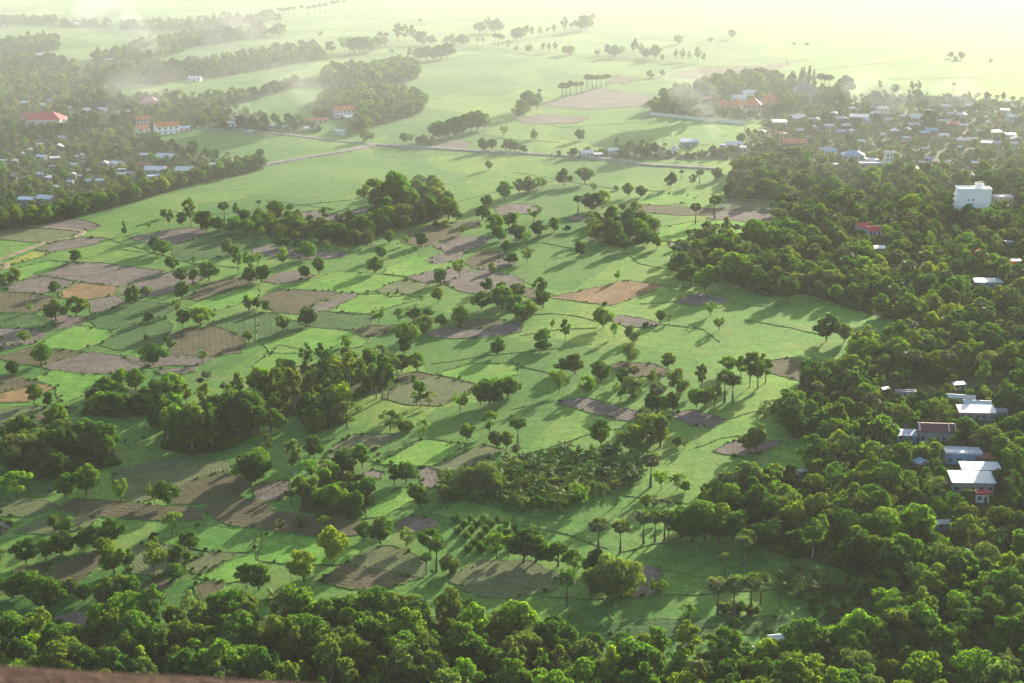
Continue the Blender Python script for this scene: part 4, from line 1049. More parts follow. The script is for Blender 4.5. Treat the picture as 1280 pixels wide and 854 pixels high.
# ------------------------------------------------------------------ trees one can pick out, read off the photo in enlarged tiles
MARKS = [(60, 300, 'by the winding dirt track'), (125, 342, 'by the large square ploughed plot'), (110, 365, 'by the yellowish stubble plot'), (60, 395, 'by the narrow ploughed strips'),
  (240, 345, 'by the long brown strip below the grove'), (245, 395, 'by the dark vegetable beds'), (255, 430, 'by the weedy grey plot'), (110, 455, 'by the purple-grey ploughed plot'),
  (40, 492, 'by the orange stubble strip'), (130, 485, 'by the bright meadow below the purple-grey plot'), (230, 275, 'in the grove beside the wide rice field'), (370, 275, 'in the row of groves along the rice field'),
  (440, 285, 'in the dense grove below the wide rice field'), (510, 245, 'in the tall grove standing in the wide rice field'), (375, 318, 'by the twin ploughed strips'), (380, 375, 'by the brown square plot'),
  (430, 352, 'by the bright green plot below the brown strips'), (500, 330, 'on the bund between two bright plots'), (590, 290, 'by the small grey ploughed plots'), (600, 352, 'by the broad pale ploughed plot'),
  (590, 412, 'by the long pale ploughed strip'), (500, 400, 'by the striped vegetable plot'), (660, 275, 'by the grey plot in the bright rice'), (740, 290, 'in the grove in the middle of the rice'),
  (700, 240, 'in the open rice below the road'), (830, 240, 'by the light plots above the brown strip'), (920, 265, 'by the grey plot at the wood edge'), (870, 320, 'in the palm grove at the wood edge'),
  (900, 350, 'along the wood edge by the dark round plot'), (760, 365, 'by the orange-brown ploughed plot'), (800, 402, 'by the thin ploughed strip'), (900, 400, 'in the smooth meadow before the wood'),
  (50, 560, 'in the thick grove below the orange strip'), (150, 505, 'in the dark hedge-like grove'), (250, 530, 'in the tall pale-trunked grove'), (190, 610, 'by the pale grassy plot'), (270, 605, 'by the brown plot below the tall grove'),
  (390, 500, 'in the wood with white trunks'), (540, 490, 'by the pale tan plot'), (460, 540, 'by the terraced grassy bank'), (420, 590, 'in the scattered grove by the small brown plots'), (380, 640, 'by the wide brown plot'),
  (500, 600, 'by the small dark plots'), (590, 570, 'by the thin striped plots'), (640, 500, 'by the sunny rice with long shadows'), (755, 510, 'by the long pale diagonal plot'), (800, 465, 'by the reddish plot among bushes'),
  (870, 490, 'in the palm group by the brown plot'), (930, 560, 'by the brown plot in the sunny meadow'), (680, 600, 'in the low palm orchard'), (800, 600, 'by the meadow behind the low palm orchard'),
  (60, 690, 'by the striped brown field at the hill foot'), (140, 740, 'by the pale strip above the leafy wood'), (210, 690, 'by the grey striped plots'), (370, 690, 'in the grassy plots above the leafy wood'),
  (470, 720, 'by the dark plot above the leafy wood'), (560, 690, 'by the round-bush orchard'), (700, 690, 'in the hedge before the palms'), (770, 720, 'by the furrowed plot'), (800, 650, 'in the palm line by the wood'),
  (900, 740, 'in the palm group by the terraced beds'), (860, 790, 'by the terraced beds'), (1000, 690, 'at the tip of the deep green field'), (1050, 745, 'round the small corner orchard'),
  (1090, 600, 'in the bushy wood beside the farm buildings'), (1200, 560, 'round the farm buildings'), (1180, 470, 'round the green clearing'), (1090, 480, 'in the shrubby wood above the farm buildings'),
  (1040, 440, 'by the brown plot in the wood'), (1130, 660, 'in the thick wood below the farm buildings'), (1230, 720, 'in the dome-crowned wood'), (1150, 400, 'in the sunlit wood below the meadow'), (1090, 330, 'in the wood round the red roofs'),
  (1200, 340, 'in the wood near the flame trees'), (1220, 290, 'in the wood round the white block'), (1040, 270, 'in the wide palm-mixed wood'), (1000, 330, 'in the wood above the smooth meadow'), (1100, 235, 'in the wood below the village'),
  (1010, 190, 'round the orange-red roof'), (1080, 165, 'in the smoky village'), (1220, 165, 'along the village lane'), (1000, 110, 'in the temple wood'), (870, 125, 'at the end of the temple wood'), (860, 195, 'in the row by the white shrine'),
  (760, 195, 'by the road with the white sheds'), (690, 140, 'by the far pinkish plots'), (640, 185, 'along the embanked road'), (560, 160, 'in the row of trees above the embanked road'), (470, 140, 'in the misty grove by the orange roof'),
  (470, 95, 'in the long misty grove'), (400, 75, 'in the misty far groves'), (430, 15, 'in the far line of palms'), (520, 50, 'in the far field row'), (660, 45, 'in the far row ending in a big tree'), (720, 65, 'in the far line of field trees'), (850, 70, 'in the far line of slim trees'),
  (900, 50, 'alone in the far pale rice'), (1200, 75, 'in the wide pale rice beyond the village'), (100, 25, 'in the farthest tree line'), (150, 65, 'in the smoke-veiled far wood'), (60, 100, 'in the far wood behind the red hall'), (220, 110, 'by the far light fields'),
  (300, 140, 'behind the two-storey orange-roofed building'), (140, 130, 'round the sandy yard'), (60, 180, 'in the hamlet wood below the red hall'), (80, 220, 'among the hamlet roofs'), (200, 200, 'among the roofs by the rice field'), (290, 205, 'at the end of the tree belt'), (120, 255, 'in the tree belt along the rice field')]
MARKS += [(60, 790, 'in the leafy wood below the striped field'), (200, 780, 'in the leafy wood by the pale strip'), (340, 770, 'in the leafy wood below the grassy plots'), (470, 770, 'in the leafy wood below the dark plot'), (620, 790, 'in the leafy wood below the light green plot'),
  (760, 815, 'in the leafy wood below the terraced beds'), (920, 830, 'in the leafy wood round the white roofs'), (1080, 810, 'in the leafy wood below the palm orchard'), (1220, 800, 'in the leafy wood below the dome crowns')]
def where_of(px, py): return min(MARKS, key=lambda m: (m[0] - px) ** 2 + ((m[1] - py) * 2.0) ** 2)[2]
ALL = []        # every wanted plant: (kind, px, py, height m, placed by hand, tint, wide)
TILE = {c + str(i + 1): (320 * i, y) for c, y in zip('ABCD', (0, 214, 428, 640)) for i in range(4)}
def read(tile, s, tint=None):
    x0, y0 = TILE[tile]
    for it in s.split():
        a = it.split(','); x, y, h = (float(q) for q in a[:3]); k = a[3] if len(a) > 3 else 'r'
        px, py = x0 + x / 3.99, y0 + y / 3.99
        dep = ground(px, py)[1]; hm = metres(h / 3.99, dep) / 0.955
        if k == 'r' and len(a) < 4: k = random.choice('rrrrrllllyw')
        ALL.append([k, px, py, hm, 2, tint, 1.0])
read('B1', '620,320,72,k 375,455,62 775,405,80 812,420,75 860,495,70 968,465,40,y 65,555,72 10,570,60 272,615,65 150,705,50,y 280,748,112 380,730,108 660,660,92 725,625,52 905,560,82 960,560,72 905,645,92 1043,545,92 880,710,70,y 742,755,56 910,780,92 1000,775,104 1040,750,62 1240,700,82 125,854,62 735,854,44 830,862,38 1240,854,62 845,280,88,e 820,235,45 955,275,142,e 905,278,72 1010,290,92 1030,300,100 1090,300,72 1120,260,108,p 1160,310,82 1180,240,80,e 1230,320,82 1220,262,72 745,292,40,y 1150,420,82 1190,510,130,e 1250,520,132,e 1240,560,82 1270,300,80')
read('B2', '15,190,46,p 10,270,80 100,230,82 60,300,76 170,240,76,p 180,300,82 230,300,70 30,330,52 345,245,66,y 130,300,62 330,330,100 420,300,90,p 380,350,92 430,350,90,l 510,320,100 560,300,90 490,362,72 555,372,72 665,360,62 620,270,62,p 540,160,92,e 590,190,152,l 700,190,186,l 640,230,100 720,200,100,l 770,200,110,l 910,130,96 860,200,72 815,150,62,p 905,180,90,p 940,200,82 880,240,110 960,240,110,l 820,260,90 770,270,100 720,280,110 660,290,112,l 640,310,82 1000,245,50 750,370,52 825,375,66 900,280,34,b 950,280,40,b 1028,318,48 115,385,66 155,385,52 210,390,52 260,435,82 355,395,40 130,465,82 315,515,88 240,535,66 10,480,82,e 25,555,86 630,440,66 592,510,82 920,565,76 1015,530,92,y 1180,505,50 910,655,72 828,655,36 612,755,76 715,755,72,y 785,750,72 862,730,46 840,810,92 920,775,62 1020,765,92 750,880,124,l 1125,690,92 1150,600,66 1225,590,40 1230,690,110 1240,145,92 1155,185,66 1130,245,76 1185,320,104 1260,280,72 1215,345,72 1250,410,66 1265,460,46 135,800,82 250,770,86 285,765,62 5,690,62 50,700,56 450,870,52 1210,880,62 705,610,36,k')
read('B3', '35,110,72 80,105,78 125,95,62 150,85,52 260,75,88 365,62,78 405,103,42,y 520,95,26,b 580,128,66 645,128,54 330,210,90,p 400,195,82 455,185,86 378,275,66 500,240,66 548,198,36 595,270,82 110,250,76,y 130,330,82 10,280,72 20,350,82 75,370,72,y 212,303,72 272,303,34 790,85,78 900,72,56 845,40,46,p 935,65,72,p 1020,45,62 1095,140,92,p 1125,145,72,p 1010,235,112,p 915,262,104,p 420,340,102 480,330,92 520,345,96 590,310,72 640,330,92 690,310,78 560,398,88 675,365,82 725,385,66 340,430,82 75,455,72 10,460,52 970,330,72,p 1000,350,82,p 810,440,72,p 840,520,112 910,392,70,p 940,400,82,p 960,440,66,p 1090,400,82,p 1140,390,82,p 1215,390,142,l 890,570,102 960,600,132,l 1020,600,124,e 1110,560,152,l 1180,540,122,l 1240,600,92 930,500,72,p 990,470,64,p 1050,520,82,p 1230,470,82,p 528,548,56,y 140,620,92 155,680,86 30,640,82 25,740,122 75,740,92 465,668,20,b 455,780,98 740,755,62 785,758,42,y 665,778,30,b 990,720,72,y 1035,795,66,y 200,790,52,e 265,854,114,e 150,870,84 510,830,72,y 600,850,82,w')
read('B4', '95,640,112 290,850,134,l 380,854,94,l 180,600,90,p 230,605,90,p 290,600,85,p 340,595,80,p 60,570,70,p 1120,535,76 30,500,70,p 110,480,90,p 250,450,70,p 800,470,80,p 860,300,70,e 440,610,60')
read('C1', '205,110,106 65,170,82 765,115,108 850,30,42 1010,98,56,y 170,310,102 240,320,72 680,235,98 500,355,112 560,360,112 620,362,110 690,362,105 740,358,100 470,350,80 860,300,150,l 930,320,124,e 800,350,102,e 1035,230,92,p 1000,240,66,p 1118,280,82,p 1265,240,94 840,470,150,l 920,530,222,l 1000,540,232,l 1060,540,205,e 1090,460,162,e 1180,480,232,l 1240,460,222,l 1270,420,182,e 790,430,92 960,540,200,e 50,500,122 130,500,142,l 110,640,182 60,630,132 250,430,102,e 330,470,112,l 230,600,162,l 320,600,172,l 300,680,122,l 440,560,172 520,560,162 540,600,142,e 180,590,140 85,780,142 330,790,144,l 430,770,166,l 600,790,106 770,805,104,y 835,815,128,l 1250,720,184 1275,690,150')
read('C2', '450,40,62 740,55,72 1205,68,82 40,270,152,l 100,260,130 150,170,92 205,330,202,e 165,330,182,e 355,170,132,l 280,230,102,e 300,340,92,e 400,230,92 470,230,182,e 530,240,162,e 580,260,150,e 630,290,222,e 600,280,182,e 660,270,182,e 430,370,172,l 380,370,142 300,450,118 260,360,112 725,150,92 805,145,92 825,320,164,e 865,320,78,y 800,315,70,y 1020,340,98 1120,318,108 1165,305,118 1215,290,118 1255,280,112 455,430,138,y 670,440,102,y 835,465,82,y 745,440,62,b 75,445,112 10,440,160 1050,490,82 1165,455,112,y 1200,530,92 1250,530,88 290,580,112 60,560,102,e 20,640,122 185,670,202,e 445,640,108 530,625,122 690,710,104 750,700,98 545,780,112 350,720,98,l 230,800,134 460,740,102,p 370,830,134,l 490,850,114,l 175,820,82,p 480,860,66,p 280,690,112,y 300,790,120 820,830,122,l 860,800,92,c 940,720,92 1040,700,82,y 920,800,92,p 1130,740,142,w 1070,740,120,l 1190,760,110,w 960,780,80,b')
read('C3', '150,45,62 10,260,82 255,150,72 315,155,98 235,250,118,y 370,265,98 445,190,98 590,100,94 775,135,82 545,215,88 605,215,98,p 600,280,112 540,290,84 700,215,84,y 830,245,114 945,240,134,e 725,350,152,p 800,340,94 760,352,90 700,345,100 920,330,104 1010,320,114 960,320,90 1060,300,164,p 1100,300,144,p 1080,150,84,l 1140,190,124,e 1185,225,174,e 1225,230,184,e 1265,200,154,e 30,522,156,p 445,525,144 590,545,132 600,490,80,p 690,510,150,w 740,520,152,p 765,440,94 825,515,46 860,530,56,y 1175,550,104,l 1215,545,144,l 690,722,182,p 520,812,132,p 745,730,92,y 825,735,82,y 862,745,52 960,755,52 1140,835,124,k 670,830,72 710,850,64,p 780,850,74,p 830,854,74,p 960,860,114,l 1010,850,90,l 1230,760,112,l 340,830,130,y 400,780,90,y 130,850,90,l 60,840,80,c 20,560,50')
read('D1', '265,90,78,l 330,112,90,l 130,265,142 230,240,114 310,210,118 410,190,94 470,170,110 560,160,128,l 515,210,84 570,310,154 640,285,110 65,430,112 130,420,134 240,490,164 340,430,104 420,450,94 530,450,134 660,430,124 600,430,120 190,450,130 860,105,108,y 770,150,52 770,310,174,y 950,190,98 895,270,112 870,345,94 1230,380,124 5,250,64')
read('D2', '240,345,154 390,255,184,l 620,170,154 540,140,94,l 750,180,94,y 870,200,124 900,300,192,p 850,310,112,p 970,310,104 880,330,44,p 1200,235,134,y 1260,225,114,y 15,390,134 340,90,74,y 220,90,74 120,95,60,y')
read('D3', '430,200,174,p 540,205,174,p 655,160,178,p 712,150,164,p 760,140,154,p 820,90,112,p 860,90,112,p 780,120,100,p 275,470,194,p 60,250,174,l 120,250,140 230,270,124 310,300,114,y 430,300,114 480,430,224,w 540,425,190,w 410,420,140,w 730,425,98,y 1025,510,194,p 1105,515,214,p 1190,500,204,p 1240,455,164,p 1060,330,134,p 1150,270,164,p 875,540,84,y 1120,500,66,b 1060,500,60,b 1200,510,60,b 1110,650,124,p 860,620,64,c 1000,610,56,c 300,600,134,c 340,612,114,c 840,130,110 900,150,180,l 960,140,204,l 1030,150,190,l 1100,150,160,l 1180,230,150,l 1250,200,150,l 380,300,80')
read('D4', '220,230,220,e 60,470,90,c 110,475,95,c 160,420,90,c 945,390,200,e 660,300,200,l 720,200,240,l 590,200,230,l')
read('A1', '1120,110,50,p 1183,95,32,p 654,180,30,p 832,490,48,p 895,505,55,p 385,400,70,p 1145,100,35,p 960,790,85 480,55,20,b')
read('A2', '115,85,46,p 140,88,48,p 165,85,48,p 190,80,48,p 230,72,46,p 262,78,48,p 290,75,50,p 320,70,52,p 345,65,50,p 385,55,52,p 410,45,45,p 440,40,42,p 510,30,42,p 535,22,36,p 580,22,36,p 620,16,26,p 600,20,26,p 660,10,20,p 40,105,52 72,98,50 105,110,40 120,180,62 20,165,62 85,178,42 318,188,38 375,262,54 330,302,38 620,215,56,p 650,215,52,p 640,232,50 710,215,96,e 745,215,90,e 780,215,84,e 830,222,62 880,224,46 820,130,36,p 950,225,46 985,222,52 1030,225,52 1050,222,38 1105,232,40,p 1130,228,36,p 1115,165,52 1150,160,72,e 1195,165,68 1180,162,50 1190,222,56,p 1210,228,60,p 1230,228,52,p 1255,245,42 680,285,36,p 765,300,62,e 850,305,72 815,300,60 950,290,72 920,298,70 885,300,60 545,705,56 580,702,40 740,715,52 775,720,56 810,722,40 840,725,52 875,728,48 895,695,80 930,690,84 960,685,90 1000,680,94 1035,672,100 1070,662,104 1105,652,98 1140,645,80 1235,680,52 1135,755,66 1175,750,56 1245,750,52 1268,757,62 1165,848,46 25,825,82,p 5,820,52 440,260,72 465,262,74 490,265,76 515,265,78 540,264,76 565,260,74 590,252,66')
read('A3', '20,200,56 45,200,62 65,195,66,e 100,190,56,e 140,185,52,e 175,170,36,e 210,175,52,e 260,165,76,e 295,140,26 345,155,72 370,152,72 395,130,66,e 85,260,36 20,255,30 150,262,46,e 185,262,46,e 215,262,52,e 260,272,42 290,275,46 425,282,38 480,270,46 510,285,58 550,270,40,y 605,275,78,e 640,280,62,e 670,290,46 715,295,68 750,305,32 815,305,56,e 850,305,56,e 885,305,46,e 925,310,72,e 955,312,46,e 830,220,42 990,205,20,b 1095,192,42 690,388,36 748,382,34 250,490,76,p 270,486,70,p 290,480,76,p 320,470,62,p 345,460,52,p 375,445,72,p 400,445,72,p 420,442,68,p 445,436,62,p 470,430,60,p 485,420,46,p 30,590,66 60,580,82 90,550,92 125,540,72 138,490,46,p 110,695,50 338,703,58 15,755,52 60,762,36 235,782,32 300,785,46 195,785,22,k')
read('A4', '910,290,30 935,297,20,b 965,295,36 1110,308,16,b 130,222,14,b 195,224,14,b 925,455,42,p 165,425,85,k 178,420,84,k 205,420,88,k 228,412,64,k 262,450,82,p 280,452,80,p 305,450,76,p 390,470,90 560,455,52,e 630,470,48 350,475,60 720,465,60,e 750,468,62,e')
for x, y, h in ((1219, 331, 22), (1264, 338, 14), (1276, 474, 20)):
    ALL.append(['f', x, y, metres(h, ground(x, y)[1]), 2, None, 1.0])

# ------------------------------------------------------------------ woods: filled polygons (photo pixels), spacing in metres, height range, kinds
def inside(x, y, poly):
    r = False
    for (x0, y0), (x1, y1) in zip(poly, poly[1:] + poly[:1]):
        if (y0 > y) != (y1 > y) and x < (x1 - x0) * (y - y0) / (y1 - y0) + x0: r = not r
    return r
WOODS = [
  # front wood at the hill foot
  ('-50,802 45,798 100,806 150,796 195,782 260,775 330,772 420,780 500,770 560,770 640,785 700,812 770,826 850,836 960,838 1060,822 1130,785 1280,770 1330,770 1330,930 -50,930', 6.0, (7, 13), 'lllllllrreeywc', 1, 'leafy wood'),
  # lower right wood
  ('1000,452 1060,468 1060,430 1110,428 1140,412 1180,430 1320,440 1320,775 1130,775 1060,795 1020,775 1090,740 1060,715 1015,700 960,690 945,655 880,660 870,640 905,612 985,595 1045,572 1030,555 985,545 985,505 1000,480', 6.4, (4.5, 12.5), 'lllllrrreyycpwb', 1, 'thick wood'),
  # wide wood on the right
  ('905,248 918,212 960,202 1040,206 1120,212 1180,218 1330,215 1330,440 1180,428 1140,408 1070,388 1010,368 960,372 905,350 860,338 845,320 875,308 930,300 965,292 982,272 968,250', 7.4, (5, 13), 'llllrrppppeccyw', 1, 'wide wood'),
  ('858,300 880,292 930,296 905,312 862,318', 6.5, (6, 9), 'pppprl', 1, 'palm grove'),
  # right village
  ('930,178 965,152 1062,132 1100,121 1180,124 1330,128 1330,215 1100,208 1040,203 960,196 905,200 720,199 735,192 800,180 850,194 900,190', 8.2, (4.5, 8.5), 'cccclllrrype', 2, 'village'),
  # temple wood
  ('815,141 830,122 890,106 940,97 1000,104 1012,116 1055,120 1062,130 960,148 930,150 880,147', 8.5, (8, 12), 'llllrreep', 1, 'temple wood'),
  # left hamlet and belt
  ('-40,170 60,160 130,166 190,172 235,196 325,205 330,212 245,228 140,258 60,278 -40,290', 8.0, (4.5, 8.5), 'ccccclllrrrp', 2, 'hamlet'),
  ('-30,283 0,279 60,272 140,252 245,224 330,208 330,212 245,230 140,260 60,280 -30,292', 5.5, (7, 10), 'llrr', 1, 'tree belt'),
  ('-40,140 60,140 85,146 160,142 200,150 245,158 330,166 240,160 190,166 130,160 90,160 60,162 -40,168', 10, (6, 10), 'clllrr', 1, 'yard wood'),
  # upper left woods
  ('-40,60 70,50 75,64 -40,72', 9, (8, 12), 'lllrre', 1, 'far wood'),
  ('-40,24 20,26 70,27 68,31 -40,32', 10, (8, 11), 'lrrre', 1, 'far line'), ('75,30 140,31 140,34 75,34', 10, (7, 10), 'lrree', 1, 'far line'),
  ('150,33 235,30 340,22 338,28 240,38 190,38 150,36', 10, (8, 11), 'lrreep', 1, 'far line'),
  ('110,76 150,68 215,50 330,38 335,46 240,60 200,76 130,78', 10, (8, 13), 'llllrre', 1, 'smoky wood'),
  ('-40,78 60,74 90,84 100,100 60,108 -40,112', 8.5, (8, 12), 'lllrrec', 1, 'far wood'),
  ('110,90 150,80 240,86 290,88 200,106 120,104', 9, (8, 11), 'lllrre', 1, 'far wood'),
  ('215,84 320,68 395,58 405,74 340,86 270,98 240,98', 10, (7, 11), 'lllrrep', 1, 'far wood'),
  ('-40,112 90,104 145,114 140,124 170,136 130,138 -40,138', 8.5, (7, 11), 'lllrrcce', 1, 'far wood'),
  ('150,128 200,128 290,122 332,116 372,104 372,110 310,128 260,142 330,150 335,162 260,160 230,152 170,142', 8, (7, 11), 'lllrrccc', 1, 'far wood'),
  # misty groves
  ('403,106 412,92 440,90 455,92 500,82 520,88 524,96 512,103 470,107', 6.5, (8, 13), 'llllr', 1, 'long grove'),
  ('396,150 400,128 430,118 470,117 520,122 532,132 525,142 500,150 470,158 455,168 440,166 445,150', 7, (7, 12), 'llllrr', 1, 'misty grove'),
  ('322,158 360,152 395,152 400,166 330,165', 9, (5, 9), 'cclrr', 1, 'lane'),
  # groves in the plain, behind the hand-placed trees
  ('455,282 470,250 490,232 540,236 566,252 566,270 530,280 500,286', 11, (7, 11), 'llrr', 1, 'tall grove'),
  ('200,560 210,520 260,505 320,500 325,540 290,560 240,570', 10, (8, 12), 'lleer', 1, 'pale grove'),
  ('325,505 350,472 400,452 470,447 500,466 478,490 440,500 430,530 390,542 370,520 340,525', 12, (7, 11), 'eeeelly', 1, 'white trunk wood'),
  ('392,604 430,584 455,600 470,625 440,652 400,645 372,640', 13, (5, 8.5), 'llryp', 1, 'scattered grove'),
  ('325,292 345,266 375,270 398,286 385,300 350,300', 9, (5, 8), 'lrrl', 1, 'grove row'), ('395,304 420,282 460,277 475,290 465,305 430,308', 9, (5.5, 9), 'llrrp', 1, 'dense grove'),
  ('735,300 750,272 800,264 825,286 815,300 780,310', 11, (5.5, 8.5), 'llrr', 1, 'middle grove'), ('100,520 118,492 150,484 195,494 200,515 160,522', 9, (6, 9), 'lrr', 1, 'hedge grove'),
  ('5,585 10,545 60,530 100,530 140,560 150,580 100,592 60,600', 10, (7, 11), 'lllr', 1, 'thick grove'),
]
def reject(px, py, hm, dep, strict=True):
    """keeps trees off roofs and, mostly, out of the line between a building and the hill"""
    g, _ = ground(px, py); hp = hm * F / dep; wp = hp * 0.38
    for hx, hy, hw, top, gx, gy, gw, hid, small in HOUSES:
        if math.hypot(g.x - gx, g.y - gy) < gw * 0.62 + hm * 0.22: return True
        if strict and not hid and abs(px - hx) < hw * 0.5 + wp * (0.2 if small else 0.6) and py > hy and py - hp * 0.95 < hy - (hy - top) * (0.75 if small else 0.35): return True
    return False
OPEN = [PX(s) for s in ('1120,488 1180,478 1195,490 1150,500', '1180,505 1200,497 1230,505 1210,512', '960,452 990,447 1058,455 1050,468 1000,476 960,466', '885,272 905,250 966,250 966,276 935,280', '860,305 880,308 870,320 845,310', '1225,365 1262,362 1262,369 1222,369',
        '1180,478 1215,470 1280,492 1280,500 1240,490 1200,486', '1010,745 1085,735 1110,765 1050,788 1015,775', '960,700 1000,705 1015,720 1010,740 960,740', '240,110 330,98 330,112 250,124 160,122')]
FLOORS = []
for poly, sp, (h0, h1), kinds, lvl, nm in WOODS:
    P = PX(poly); FLOORS.append(P)
    W3 = [ground(*p)[0] for p in P]; xs = [p.x for p in W3]; ys = [p.y for p in W3]
    placed = []; cell = {}
    n_try = int((max(xs) - min(xs)) * (max(ys) - min(ys)) / (sp * sp) * 6)
    for _ in range(min(n_try, 60000)):
        x, y = random.uniform(min(xs), max(xs)), random.uniform(min(ys), max(ys))
        px, py, dep = to_px((x, y, 0))
        if not inside(px, py, P) or px < -40 or px > 1320: continue
        if any(inside(px, py, o) for o in OPEN): continue
        ci, cj = int(x // sp), int(y // sp)
        if any((x - a) ** 2 + (y - b) ** 2 < sp * sp * 0.8 for i in (-1, 0, 1) for j in (-1, 0, 1) for a, b in cell.get((ci + i, cj + j), ())): continue
        k = random.choice(kinds); hm = random.uniform(h0, h1) * (1.12 if k == 'e' else 0.95 if k in 'ry' else 1.0)
        if k in 'wy': hm *= 0.85
        if reject(px, py, hm, dep): continue
        cell.setdefault((ci, cj), []).append((x, y)); ALL.append([k, px, py, hm, 1, None, 1.0])
# hand-placed trees must not stand in a building either
ALL = [t for t in ALL if t[4] == 1 or not any(math.hypot(ground(t[1], t[2])[0].x - h[4], ground(t[1], t[2])[0].y - h[5]) < h[6] * 0.55 + 0.5 for h in HOUSES)]
# orchards: banana rows and round bushes, planted on a grid
def grid(poly, sx, sy, rot, kind, hm, jit, tint=None, wide=1.0):
    P = PX(poly); W3 = [ground(*p)[0] for p in P]; c = sum(W3, Vector()) / len(W3); ca, sa = math.cos(rot), math.sin(rot)
    for i in range(-40, 41):
        for j in range(-40, 41):
            u, v = i * sx + (j % 2) * sx * .5 + random.uniform(-jit, jit), j * sy + random.uniform(-jit, jit)
            x, y = c.x + u * ca - v * sa, c.y + u * sa + v * ca
            px, py, _ = to_px((x, y, 0))
            if inside(px, py, P): ALL.append([kind, px, py, hm * random.uniform(.8, 1.2), 2, tint, wide])
grid('548,604 600,590 640,577 700,566 775,566 808,590 790,610 740,622 700,640 650,640 600,628 560,626', 4.6, 4.6, 0.3, 'n', 5.6, 0.9)
grid('580,606 640,590 700,578 760,578 780,592 740,608 690,622 640,628 600,618', 4.8, 4.8, 0.7, 'b', 3.8, 1.5, 'dark green')
grid('567,652 602,646 640,652 660,664 640,690 585,690 560,668', 4.2, 4.4, 0.1, 'b', 2.9, 0.2, 'green', 0.72)
grid('1010,745 1085,735 1110,765 1050,788 1015,775', 4.5, 4.5, 0.35, 'b', 3.0, 0.3, 'green', 0.75)
grid('975,722 1000,715 1075,728 1080,742 1010,756 985,752', 4.6, 4.4, 0.3, 'n', 5.0, 0.8, 'olive')
grid('1120,500 1180,505 1190,520 1150,535 1120,520', 5.0, 5.0, 0.3, 'n', 4.2, 1.2)
grid('950,505 1010,500 1030,520 985,535 955,525', 5.0, 5.0, 0.3, 'n', 4.0, 1.2)
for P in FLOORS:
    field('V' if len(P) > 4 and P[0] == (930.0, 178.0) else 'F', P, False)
# the largest of each kind become things, the rest of the woods one object of stuff
def shown(t):
    px, py = min(max(t[1], -60), 1340), t[2]; dep = ground(px, py)[1]
    vis = 1.0 if -15 < px < 1295 and py - t[3] * F / dep < 846 else 0.0
    if px < 330 and py - t[3] * F / dep > 820: vis = 0.0
    return (2 if t[4] == 2 else 1) * vis + min(0.9, t[3] * F / dep / 100) * vis
ALL.sort(key=shown, reverse=True)
rest = []
for t in ALL:
    k, px, py, hm, lvl, tint, wide = t
    p, dep = ground(px, py)
    if shown(t) <= 0 or COUNT.get(k, 0) >= MAX_OF_KIND: rest.append(t); continue
    plant(k, p, hm, where_of(px, py), tint, wide)
# where several would share a label, say what each stands beside
by = {}
for e in PLACED: by.setdefault(e[0]['label'], []).append(e)
for lab, es in by.items():
    if len(es) < 2: continue
    for o, k, x, y in es:
        c = [(math.hypot(x - q[2], y - q[3]), q) for q in PLACED if q[1] != k and abs(q[2] - x) < 18 and abs(q[3] - y) < 18]
        if not c: continue
        q = min(c, key=lambda t: t[0])[1]; nb = ' '.join(w for w in KIND[q[1]][1].split())
        new = f'{lab}, beside a {nb}'
        if len(new.replace('-', ' ').split()) <= 16: o['label'] = new
idx, protos = {}, []
for k in 'rleypcwbkn':
    use = PROTO[k][:3] if len(PROTO[k]) > 2 else PROTO[k]
    for i, pr in enumerate(use):
        me = joined(pr[:2], 'wood_piece')
        for tn in dict.fromkeys(MIXES[k]):
            idx.setdefault(k, []).append(len(protos)); protos.append((me, TINT[tn]))
pts = []
for k, px, py, hm, lvl, tint, wide in rest:
    if k not in idx: continue
    p, dep = ground(px, py); pts.append((p.x, p.y, 0, hm / 10.0, random.uniform(0, 6.28), random.choice(idx[k])))
if pts: scatter('woodland', pts, protos, 'mass of mixed trees filling the far woods and villages', None)
# undergrowth on the woodland floors
sh = []
sprotos = [(PROTO['b'][i][1], TINT[t]) for i in range(3) for t in ('dark green', 'green', 'olive', 'bright green')]
for P, (poly, sp, hr, kinds, lvl, nm) in zip(FLOORS, WOODS):
    W3 = [ground(*p)[0] for p in P]; xs = [p.x for p in W3]; ys = [p.y for p in W3]
    step = 4.2 if min(ys) < 700 else 7.0
    for _ in range(int((max(xs) - min(xs)) * (max(ys) - min(ys)) / step ** 2)):
        x, y = random.uniform(min(xs), max(xs)), random.uniform(min(ys), max(ys)); px, py, dep = to_px((x, y, 0))
        if px < -30 or px > 1310 or not inside(px, py, P) or any(inside(px, py, o) for o in OPEN) or reject(px, py, 2.0, dep, False): continue
        sh.append((x, y, 0, random.uniform(0.12, 0.4), random.uniform(0, 6.28), random.randrange(len(sprotos))))
# weeds and bushes along the field edges
for _ in range(900):
    ln = random.choice(FIELDS.split('\n')); P = PX(ln.split(' ', 1)[1]); i = random.randrange(len(P)); a, b = P[i], P[(i + 1) % len(P)]; t = random.random()
    g, _d = ground(a[0] + (b[0] - a[0]) * t, a[1] + (b[1] - a[1]) * t)
    sh.append((g.x + random.uniform(-.8, .8), g.y + random.uniform(-.8, .8), 0, random.uniform(0.04, 0.13), random.uniform(0, 6.28), random.randrange(len(sprotos))))
scatter('undergrowth', sh, sprotos, 'low bushes and weeds under the trees and along the field edges', None)
print('PLANTS', COUNT, 'rest', len(rest), 'shrubs', len(sh), 'objects', len(bpy.data.objects))

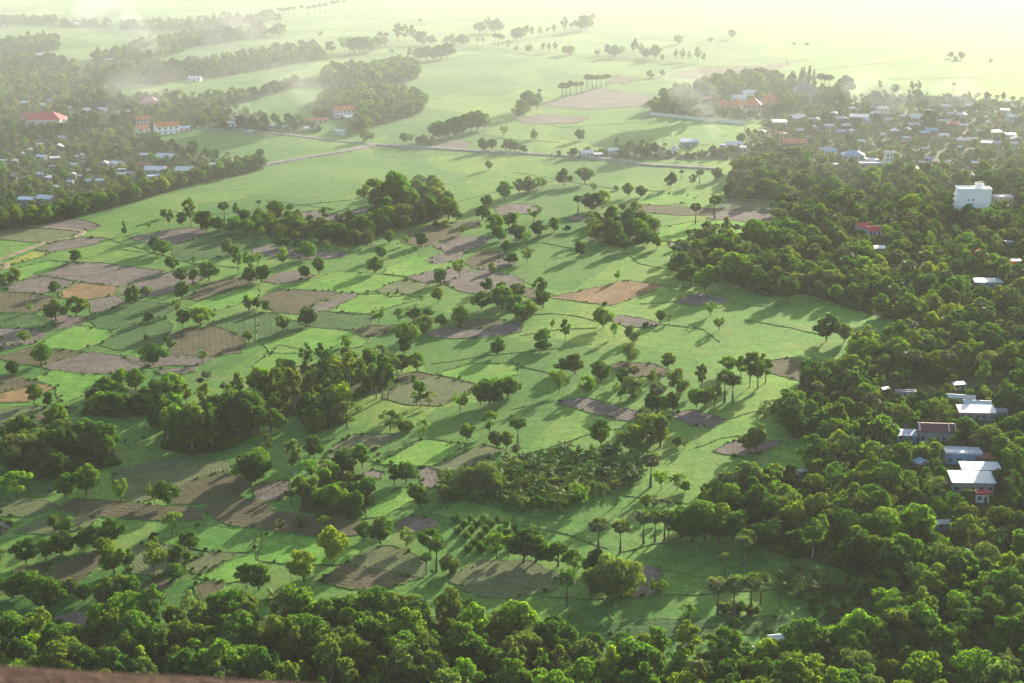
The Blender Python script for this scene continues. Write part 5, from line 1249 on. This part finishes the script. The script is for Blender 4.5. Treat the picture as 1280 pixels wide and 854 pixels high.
# ------------------------------------------------------------------ air: even haze over the plain, and smoke from the village fires
def volume_mat(name, density, color, g):
    m, nt, out = new_mat(name)
    v = N(nt, 'ShaderNodeVolumePrincipled'); v.inputs['Color'].default_value = (*color, 1); v.inputs['Density'].default_value = density; v.inputs['Anisotropy'].default_value = g
    nt.links.new(v.outputs[0], out.inputs['Volume']); return m
hz = MB(); hz.box(-4600, 4600, -1600, 9100, -1.6, 205)
o = obj('haze', hz.mesh('haze'), volume_mat('haze_air', HAZE_DENSITY, HAZE_COLOR, HAZE_G), kind='stuff', label='pale even haze lying over the whole plain')
def smoke(px, py, w, hgt, dens, drift, n, seed):
    """a drifting plume built of overlapping lumpy puffs, thinner as it rises"""
    import bmesh
    from mathutils import noise as mn
    p, dep = ground(px, py); rr = random.Random(seed)
    for i in range(n):
        t = i / max(1, n - 1); r = w * (0.35 + 0.75 * t) * rr.uniform(0.8, 1.2)
        c = p + Vector((drift[0] * t ** 1.3 + rr.uniform(-.25, .25) * w, drift[1] * t + rr.uniform(-.3, .3) * w, 1.5 + hgt * t + r * 0.4))
        bm = bmesh.new(); bmesh.ops.create_icosphere(bm, subdivisions=3, radius=1)
        for v in bm.verts:
            q = v.co * (1 + 0.45 * mn.noise(v.co * 1.3 + Vector((seed, i * 3.1, 0))) + 0.2 * mn.noise(v.co * 3 + Vector((i, seed, 2))))
            v.co = Vector((q.x * r * 1.25, q.y * r * 1.2, max(q.z * r * 0.75, 0.3 - c.z)))
        me = bpy.data.meshes.new('smoke'); bm.to_mesh(me); bm.free()
        obj('smoke', me, volume_mat('smoke_air', dens * (1.3 - 0.9 * t), (0.9, 0.92, 0.95), 0.2), None, c, kind='stuff', label='thin pale smoke drifting up from a village fire')

def mist():
    """low mist and smoke lying over the far plain: a flat lens, deepest in the middle"""
    import bmesh
    bm = bmesh.new(); bmesh.ops.create_uvsphere(bm, u_segments=64, v_segments=24, radius=1)
    for v in bm.verts: v.co = Vector((v.co.x * 2300, v.co.y * 1750, max(v.co.z * 75, -1.2)))
    me = bpy.data.meshes.new('mist'); bm.to_mesh(me); bm.free()
    obj('mist', me, volume_mat('mist_air', MIST_DENSITY, HAZE_COLOR, 0.14), None, (0, 2620, 0), kind='stuff', label='low pale mist and smoke lying over the far plain')
mist()

smoke(893, 176, 10, 26, 0.0042, (-22, 10), 7, 3)
smoke(884, 150, 14, 22, 0.0037, (-14, 12), 6, 5)
smoke(1128, 150, 17, 16, 0.0034, (-30, 25), 7, 8)
smoke(1180, 155, 18, 14, 0.0028, (20, 30), 6, 21)
smoke(190, 76, 27, 36, 0.0029, (-60, 20), 8, 11)
smoke(245, 88, 24, 30, 0.0027, (40, 30), 7, 13)
smoke(125, 158, 18, 20, 0.0029, (30, 20), 6, 17)
smoke(300, 160, 24, 20, 0.0019, (50, 20), 6, 19)
